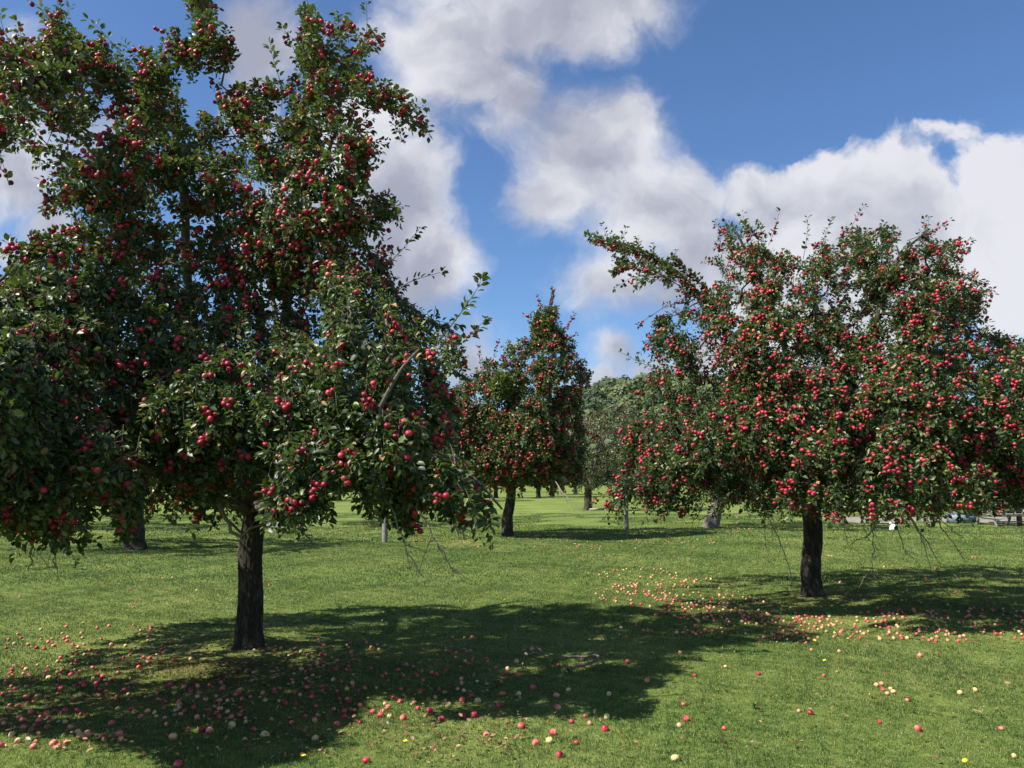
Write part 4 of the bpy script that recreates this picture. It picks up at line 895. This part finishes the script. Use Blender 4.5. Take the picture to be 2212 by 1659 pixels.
ZONES = [  # polygon in frame px, count, colour odds, label tail
    ([(-60, 1390), (60, 1360), (200, 1345), (430, 1370), (430, 1430), (240, 1465), (-60, 1470)], 120, (.40, .38, .14, .08), 'in the sunlit scatter left of the near trunk'),
    ([(-60, 1470), (300, 1465), (560, 1480), (900, 1500), (1010, 1540), (700, 1560), (420, 1585), (200, 1625), (-60, 1645)], 230, (.42, .33, .10, .15), 'in the long shaded scatter in front of the near trunk'),
    ([(560, 1400), (760, 1385), (1010, 1400), (1110, 1450), (1060, 1500), (800, 1500), (600, 1480)], 120, (.35, .35, .14, .16), 'in the shade right of the near trunk'),
    ([(1290, 1240), (1420, 1222), (1560, 1262), (1700, 1300), (1740, 1345), (1560, 1350), (1400, 1330), (1290, 1300)], 260, (.36, .38, .20, .06), 'in the sunlit wedge left of the right trunk'),
    ([(1460, 1335), (1700, 1325), (1960, 1318), (2260, 1322), (2260, 1385), (1980, 1382), (1700, 1380), (1480, 1372)], 300, (.46, .34, .16, .04), 'in the dense band in front of the right trunk'),
    ([(1380, 1250), (1560, 1290), (1620, 1330), (1500, 1325), (1360, 1280)], 60, (.40, .36, .2, .04), 'in the sunlit wedge left of the right trunk'),
    ([(1780, 1200), (2200, 1220), (2212, 1320), (1820, 1320)], 50, (.5, .3, .1, .1), 'in the deep shade right of the right trunk'),
    ([(880, 1156), (1120, 1160), (1540, 1166), (1560, 1182), (1200, 1190), (900, 1178)], 130, (.36, .40, .22, .02), 'in the far row at the foot of the middle tree'),
    ([(640, 1130), (860, 1130), (900, 1156), (640, 1158)], 80, (.0, .1, .9, .0), 'in the pale far scatter behind the near trunk'),
    ([(980, 1140), (1300, 1110), (1700, 1130), (1700, 1150), (1000, 1156)], 30, (.1, .3, .6, .0), 'scattered on the far grass'),
    ([(-60, 1210), (1000, 1200), (2250, 1160), (2260, 1400), (2212, 1640), (1400, 1600), (1100, 1480), (600, 1300), (0, 1340)], 70, (.4, .3, .2, .1), 'alone on open grass')]
for poly, n, odds, tail in ZONES:
    n = int(n * (.95 if 'right trunk' in tail else .85))
    poly = np.array(poly, float); got = 0; x0, y0 = poly.min(0); x1, y1 = poly.max(0); cl = []
    while got < n:
        x_, y_ = rng.uniform(x0, x1), rng.uniform(y0, y1)
        if not inpoly(np.array([x_]), np.array([y_]), poly)[0]: continue
        if cl and rng.uniform() < .35:
            q = cl[rng.integers(len(cl))]; gx_, gy_ = q[0] + rng.normal() * .09, q[1] + rng.normal() * .09
        else: g = ground_at(x_, y_); gx_, gy_ = g[0], g[1]
        if gy_ < 3.9 or any((f_[0] - gx_) ** 2 + (f_[1] - gy_) ** 2 < .055 ** 2 for f_ in fallen): continue
        col_ = rng.choice(['red', 'pink', 'yellow', 'brown'], p=odds); cl.append((gx_, gy_)); fallen.append((gx_, gy_, col_, ('#' + tail), rng.uniform(.013, .0215))); got += 1
fallen.sort(key=lambda f_: f_[1])
CW = {'red': 'red', 'pink': 'rosy', 'yellow': 'yellowish', 'brown': 'brownish'}
rest = []; count = 0
for f_ in fallen:
    x_, y_, col_, lab, r_ = f_; ispx = project(np.array([x_, y_, .03]))
    inview = -10 < ispx[0] < 2222 and -10 < ispx[1] < 1669
    if count < 300 and inview:
        o_ = bpy.data.objects.new('fallen_apple', random.choice(fall_hi[col_])); C.objects.link(o_); count += 1
        o_.location = (x_, y_, float(gz(x_, y_)) + r_ * .50 + .002); o_.scale = (r_,) * 3; up_ = rng.uniform() < .45
        o_.rotation_euler = (rng.normal() * (.5 if up_ else 1.6), rng.normal() * (.5 if up_ else 1.6), rng.uniform(0, 6.28))
        if lab[0] == '#':
            zc_ = (Matrix.Rotation(o_.rotation_euler[1], 3, 'Y') @ Matrix.Rotation(o_.rotation_euler[0], 3, 'X') @ Vector((0, 0, 1)))[2]
            size_ = 'small ' if r_ < .0165 else ('big ' if r_ > .0205 else ''); pose_ = 'upright' if zc_ > .6 else ('upturned' if zc_ < -.5 else 'tipped')
            part_ = ''
            if 'long shaded' in lab: lab = '#in the ' + ('left' if ispx[0] < 250 else 'left middle' if ispx[0] < 480 else 'right middle' if ispx[0] < 700 else 'right') + ' ' + ('front' if ispx[1] > 1560 else 'rear' if ispx[1] < 1515 else 'heart') + ' of the shaded front scatter'
            elif 'shade right' in lab: lab = '#in the shade right of the near trunk, ' + ('farther' if ispx[1] < 1440 else 'nearer') + (' left' if ispx[0] < 850 else ' right') 
            elif 'sunlit scatter left' in lab: lab = '#in the sunlit scatter left of the near trunk, ' + ('outer' if ispx[0] < 200 else 'inner') + ' part'
            tag(o_, size_ + CW[col_] + ' apple, ' + pose_ + ', ' + lab[1:], 'apple', 'fallen apples in the scatters')
        else: tag(o_, lab, 'apple', 'fallen apples lying singly')
    else: rest.append(f_)
tint = {'red': .22, 'pink': .46, 'yellow': .6, 'brown': .8}
me = merged_apples('fallen_apples', np.array([(f_[0], f_[1], float(gz(f_[0], f_[1])) + f_[4] * .5 + .002) for f_ in rest]), np.array([f_[4] * 1.0 for f_ in rest]), np.array([tint[f_[2]] for f_ in rest]) + rng.normal(size=len(rest)) * .05, 8, 6)
tag(ob('fallen_apple', me), 'the many small far fallen apples strewn over the grass', 'apples', kind='stuff')

from collections import defaultdict
same = defaultdict(list)
for o_ in C.objects:
    if o_.name.startswith('fallen_apple') and o_.get('category') == 'apple': same[o_['label']].append(o_)
for lab, os_ in same.items():
    if len(os_) < 2: continue
    os_.sort(key=lambda o_: project(np.array(o_.location))[0]); n_ = len(os_)
    for i_, o_ in enumerate(os_):
        o_['label'] = ('leftmost ' if i_ == 0 else 'rightmost ' if i_ == n_ - 1 else 'middle ' if n_ == 3 else ('second', 'third', 'fourth', 'fifth', 'sixth', 'seventh')[i_ - 1] + ' leftmost ') + lab

# ------------------------------------------------------------------ yellow flowers, dry leaves, weeds
def flower_mesh():
    ac = Acc()
    for k in range(12):
        a = k * 2 * math.pi / 12; c_, s_ = math.cos(a), math.sin(a); w = .26
        ac.add(np.array([[0, 0, 0], [c_ * .6 - s_ * w * .5, s_ * .6 + c_ * w * .5, .22], [c_ * 1.0, s_ * 1.0, .12 + .08 * (k % 2)], [c_ * .6 + s_ * w * .5, s_ * .6 - c_ * w * .5, .22]]), [[(0, 1, 2, 3)]])
    V, Fs = tube(np.array([[0, 0, -.05], [0, 0, .22]]), .3, 8); ac.add(V, Fs); return ac.mesh('petals')
fm = flower_mesh(); fm.materials.append(M_PETAL)
ac = Acc(); ac.tube(np.array([[0, 0, 0], [.1, .05, -1.2], [.05, 0, -2.6]]), .1, 5); sm_ = ac.mesh('stalk'); sm_.materials.append(M_STEM)
FL = [(1782, 1448, 'leftmost yellow flower of three close together on open grass in front of the right trunk'), (1810, 1442, 'middle yellow flower of three close together in front of the right trunk'), (1847, 1440, 'rightmost yellow flower of three close together in front of the right trunk'),
      (1587, 1423, 'yellow flower at the shade edge left of the three close together'), (1411, 1430, 'yellow flower in the shade right of the hooked branch'), (2085, 1655, 'yellow flower at the bottom edge on the right'), (1780, 1387, 'yellow flower just below the right hand apple band, under the trunk'),
      (1760, 1391, 'small yellow flower left of another below the right trunk'), (2192, 1371, 'yellow flower near the right edge by the apple band'), (1841, 1391, 'yellow flower right of the pair below the right trunk'), (1374, 1450, 'small yellow flower near the lone shaded red apple'),
      (1907, 1568, 'tiny yellow flower low on the right, left of the lone red and pink apple'), (1200, 1551, 'yellow flower between two pink apples of the front group'), (882, 1559, 'yellow flower below the orange pink apple left of centre'), (875, 1618, 'yellow flower near the bottom edge left of centre'), (655, 1651, 'yellow flower at the bottom edge left of the bright red apple')]
for x_, y_, lab in FL:
    g = gp(x_, y_, .052); t_ = thing('yellow_flower', g, lab, 'flower', 'small yellow meadow flowers'); s_ = .017
    for me_ in (fm, sm_): o_ = ob(me_.name.split('.')[0], me_, None, t_); o_.scale = (s_,) * 3
    t_.rotation_euler = (rng.normal() * .3 + .3, rng.normal() * .2, rng.uniform(0, 6))

def dry_leaf_arr(P, size, rng):
    n = len(P); a = rng.uniform(0, 6.28, n); d = np.stack([np.cos(a), np.sin(a), rng.normal(size=n) * .25], -1)
    return d, np.stack([rng.normal(size=n) * .5, rng.normal(size=n) * .5, np.ones(n)], -1), size * rng.uniform(.6, 1.2, n)
DL = [(153, 1632, 'large curled tan dry leaf at the lower left corner'), (200, 1643, 'flat tan dry leaf right of the large curled one at the lower left'), (592, 1637, 'small tan dry leaf near the bottom edge left of centre'), (1828, 1567, 'pale curled dry leaf on open grass at the lower right'), (2107, 1548, 'pale curled dry leaf standing up near the lower right corner'),
      (1357, 1639, 'brown dry leaf near the bottom edge right of centre'), (1103, 1606, 'dark brown curled leaf between the front apples'), (1775, 1525, 'reddish dry leaf on open grass right of centre'), (1060, 1486, 'tan dry leaf at the shade edge left of centre'), (1630, 1545, 'brown upright dry leaf by the darker tuft of grass'), (545, 1467, 'pale dry leaf in the shade below the near trunk'), (345, 1525, 'tan broad dry leaf in the shade left of the near trunk'),
      (1465, 1525, 'dark dry leaf near the small red apple right of centre'), (1560, 1502, 'dark red dry leaf on grass right of centre'), (2230 - 60, 1488, 'brown dry leaf near the right edge')]
for k, (x_, y_, lab) in enumerate(DL):
    g = gp(x_, y_, .05); d, nn, s_ = dry_leaf_arr(np.zeros((1, 3)), .055, rng)
    o_ = ob('dry_leaf', leaves_mesh('dry_leaf', np.zeros((1, 3)), d, nn, s_, np.array([.1 if 'dark' in lab else .8]), 2), M_DEAD, None, Vector(g)); tag(o_, lab, 'leaf', 'dry fallen leaves')
px_ = np.concatenate([rng.uniform(-80, 1150, 1000), rng.normal(540, 120, 350), rng.uniform(1280, 2250, 700), rng.uniform(0, 2212, 350)]); py_ = np.concatenate([rng.uniform(1400, 1640, 1000), rng.normal(1440, 30, 350), rng.uniform(1240, 1400, 700), rng.uniform(1200, 1655, 350)])
G = ground_at(px_, py_); G[:, 2] = gz(G[:, 0], G[:, 1]) + rng.uniform(.02, .05, len(G)); d, nn, s_ = dry_leaf_arr(G, .036, rng)
tag(ob('leaf_litter', leaves_mesh('leaf_litter', G, d, nn, s_, np.clip(rng.normal(.45, .28, len(G)), 0, 1), 2), M_DEAD), 'small dry brown leaves littering the grass under the trees', 'leaf litter', kind='stuff')

for k, (x_, y_, h_, lab) in enumerate([(1478, 1165, .30, 'thin dark weed stalk in the lit grass left of the thin grey post'), (1380, 1152, .22, 'low dark weed clump right of the middle tree'), (1304, 1123, .22, 'small dark weed clump far off, right of the middle tree trunk'), (1628, 1540, .07, 'darker tuft of broad grass on open lawn right of centre'), (162, 1232, .28, 'single thin weed stem on the left lawn under the hanging bough')]):
    g = gp(x_ * (1 if k else 1) - (36 if k == 0 else 0), y_, 0); t_ = thing('weed', g, lab, 'weed'); ac = Acc(); n_ = 14 if k else 5
    if k == 3: n_ = 90
    for q in range(n_):
        a = rng.uniform(0, 6.28); ln = h_ * rng.uniform(.5, 1); sp_ = .12 if k in (0, 4) else .5; ac.tube(np.array([[0, 0, 0], [math.cos(a) * ln * sp_ * .5, math.sin(a) * ln * sp_ * .5, ln * .6], [math.cos(a) * ln * sp_, math.sin(a) * ln * sp_, ln * .95]]), [.004, .003, .001], 3)
    ob('stem', ac.mesh('stem'), M_WEED if k != 3 else M_STEM, t_); m_ = 40 if k else 14
    if k == 3: continue
    zz = rng.uniform(.1, 1, m_) * h_; a = rng.uniform(0, 6.28, m_); rr_ = zz * (.12 if k in (0, 4) else .45); q = np.stack([np.cos(a) * rr_, np.sin(a) * rr_, zz * .9], -1)
    ob('leaves', leaves_mesh('leaves', q, np.stack([np.cos(a), np.sin(a), np.full(m_, .3)], -1), rng.normal(size=(m_, 3)) + [0, 0, 1], rng.uniform(.03, .07, m_), np.clip(rng.normal(.3, .1, m_), 0, 1), 0), M_LEAF, t_)

# ------------------------------------------------------------------ grass
GQ = 1.0
def blades(Y0, Y1, dens, hgt, wid, tri, seed, sp=.6):
    rng = np.random.default_rng(seed); hw = lambda Y: .70 * Y + 1.2; area = .70 * (Y1 ** 2 - Y0 ** 2) + 2.4 * (Y1 - Y0); n = int(area * dens * GQ)
    Y = rng.uniform(Y0, Y1, n * 2); Y = Y[rng.uniform(0, hw(Y1), n * 2) < hw(Y)][:n]; n = len(Y); X = rng.uniform(-1, 1, n) * hw(Y)
    P = np.stack([X, Y, gz(X, Y)], -1); P2 = P.copy(); P2[:, 2] = 0
    big = noise3(P2, 1.1); med = noise3(P2 + 9, 4.5); sml = noise3(P2 - 4, 17)
    tuft = np.clip(.55 * med + .35 * big + .5 * sml, -1, 1)
    h = hgt * (1 + .40 * tuft + .22 * sml) * rng.uniform(.45, 1.3, n); long_ = rng.uniform(size=n) < .012; h[long_] *= 1.8
    a = rng.uniform(0, 6.28, n); lean = rng.uniform(.15, 1.5, n); tip = P + np.stack([np.cos(a) * h * lean * sp, np.sin(a) * h * lean * sp, h / (1 + .35 * lean ** 2)], -1)
    b = a + rng.uniform(.8, 2.3, n); wv = np.stack([np.cos(b), np.sin(b), 0 * b], -1) * (wid * rng.uniform(.6, 1.3, n))[:, None]
    mid = P * .45 + tip * .55 + np.stack([0 * h, 0 * h, h * .16], -1) - np.stack([np.cos(a), np.sin(a), 0 * a], -1) * (h * lean * .12)[:, None]
    if tri: V = np.stack([P - wv * .6, P + wv * .6, tip], 1); k = 3; Fs = [(np.arange(n) * 3)[:, None] + np.arange(3)[None]]
    else:
        V = np.stack([P - wv * .5, P + wv * .5, mid + wv * .42, mid - wv * .42, tip], 1); k = 5; o_ = (np.arange(n) * 5)[:, None]
        Fs = [o_ + np.array([[0, 1, 2, 3]]), o_ + np.array([[3, 2, 4]])]
    # colour of the turf itself: deep green, yellow green and straw; worn brown thatch near the trunks
    g = np.array([.115, .178, .040]); yl = np.array([.255, .285, .080]); dk = np.array([.055, .112, .025]); st = np.array([.40, .35, .18]); br = np.array([.14, .10, .04])
    t = np.clip(.42 - .42 * tuft + rng.normal(size=n) * .22, 0, 1)[:, None]; t = np.clip(t - .08 + .22 * noise3(P2 + 50, .55)[:, None] + .16 * noise3(P2 + 30, 9)[:, None], 0, 1); col = dk * np.clip(1 - 2 * t, 0, 1) + g * (1 - np.abs(2 * t - 1)) + yl * np.clip(2 * t - 1, 0, 1)
    s_ = (rng.uniform(size=n) < .05 + .05 * (tuft < -.2)); col[s_] = st * rng.uniform(.6, 1.2, (s_.sum(), 1))
    w1_ = np.exp(-(((X - b1[0]) / 1.0) ** 2 + ((Y - b1[1] + .35) / .75) ** 2)) * 1.0 + np.exp(-(((X - b2[0] + .1) / .7) ** 2 + ((Y - b2[1] + .3) / .6) ** 2)) * 1.0
    w1_ += np.clip(noise3(P2 * [.8, 1, 1] + 3, 2.2) + .35, 0, 1) * .62 * np.exp(-(((X - b1[0] + .5) / 1.9) ** 2 + ((Y - 6.0) / 1.3) ** 2))
    bb_ = rng.uniform(size=n) < w1_; col[bb_] = br * rng.uniform(.4, 1.6, (bb_.sum(), 1)); V[bb_, -1, 2] -= h[bb_] * .45
    return V.reshape(-1, 3), Fs, np.repeat(col, k, 0)
Vs, Fa, Cs, off = [], {}, [], 0
for args in ((3.3, 7.0, 10500, .0185, .0030, False, 1), (7.0, 12, 5600, .021, .0050, True, 2), (12, 20, 2000, .025, .010, True, 3), (20, 36, 560, .030, .022, True, 4)):
    V, Fs, Cc = blades(*args); Vs.append(V); Cs.append(Cc)
    for f_ in Fs: Fa.setdefault(f_.shape[1], []).append(f_ + off)
    off += len(V)
tag(ob('grass', mesh_np('grass', np.concatenate(Vs), [np.concatenate(v) for v in Fa.values()], None, False, np.concatenate(Cs)), M_GRASS), 'short grazed orchard grass', 'grass', kind='stuff')
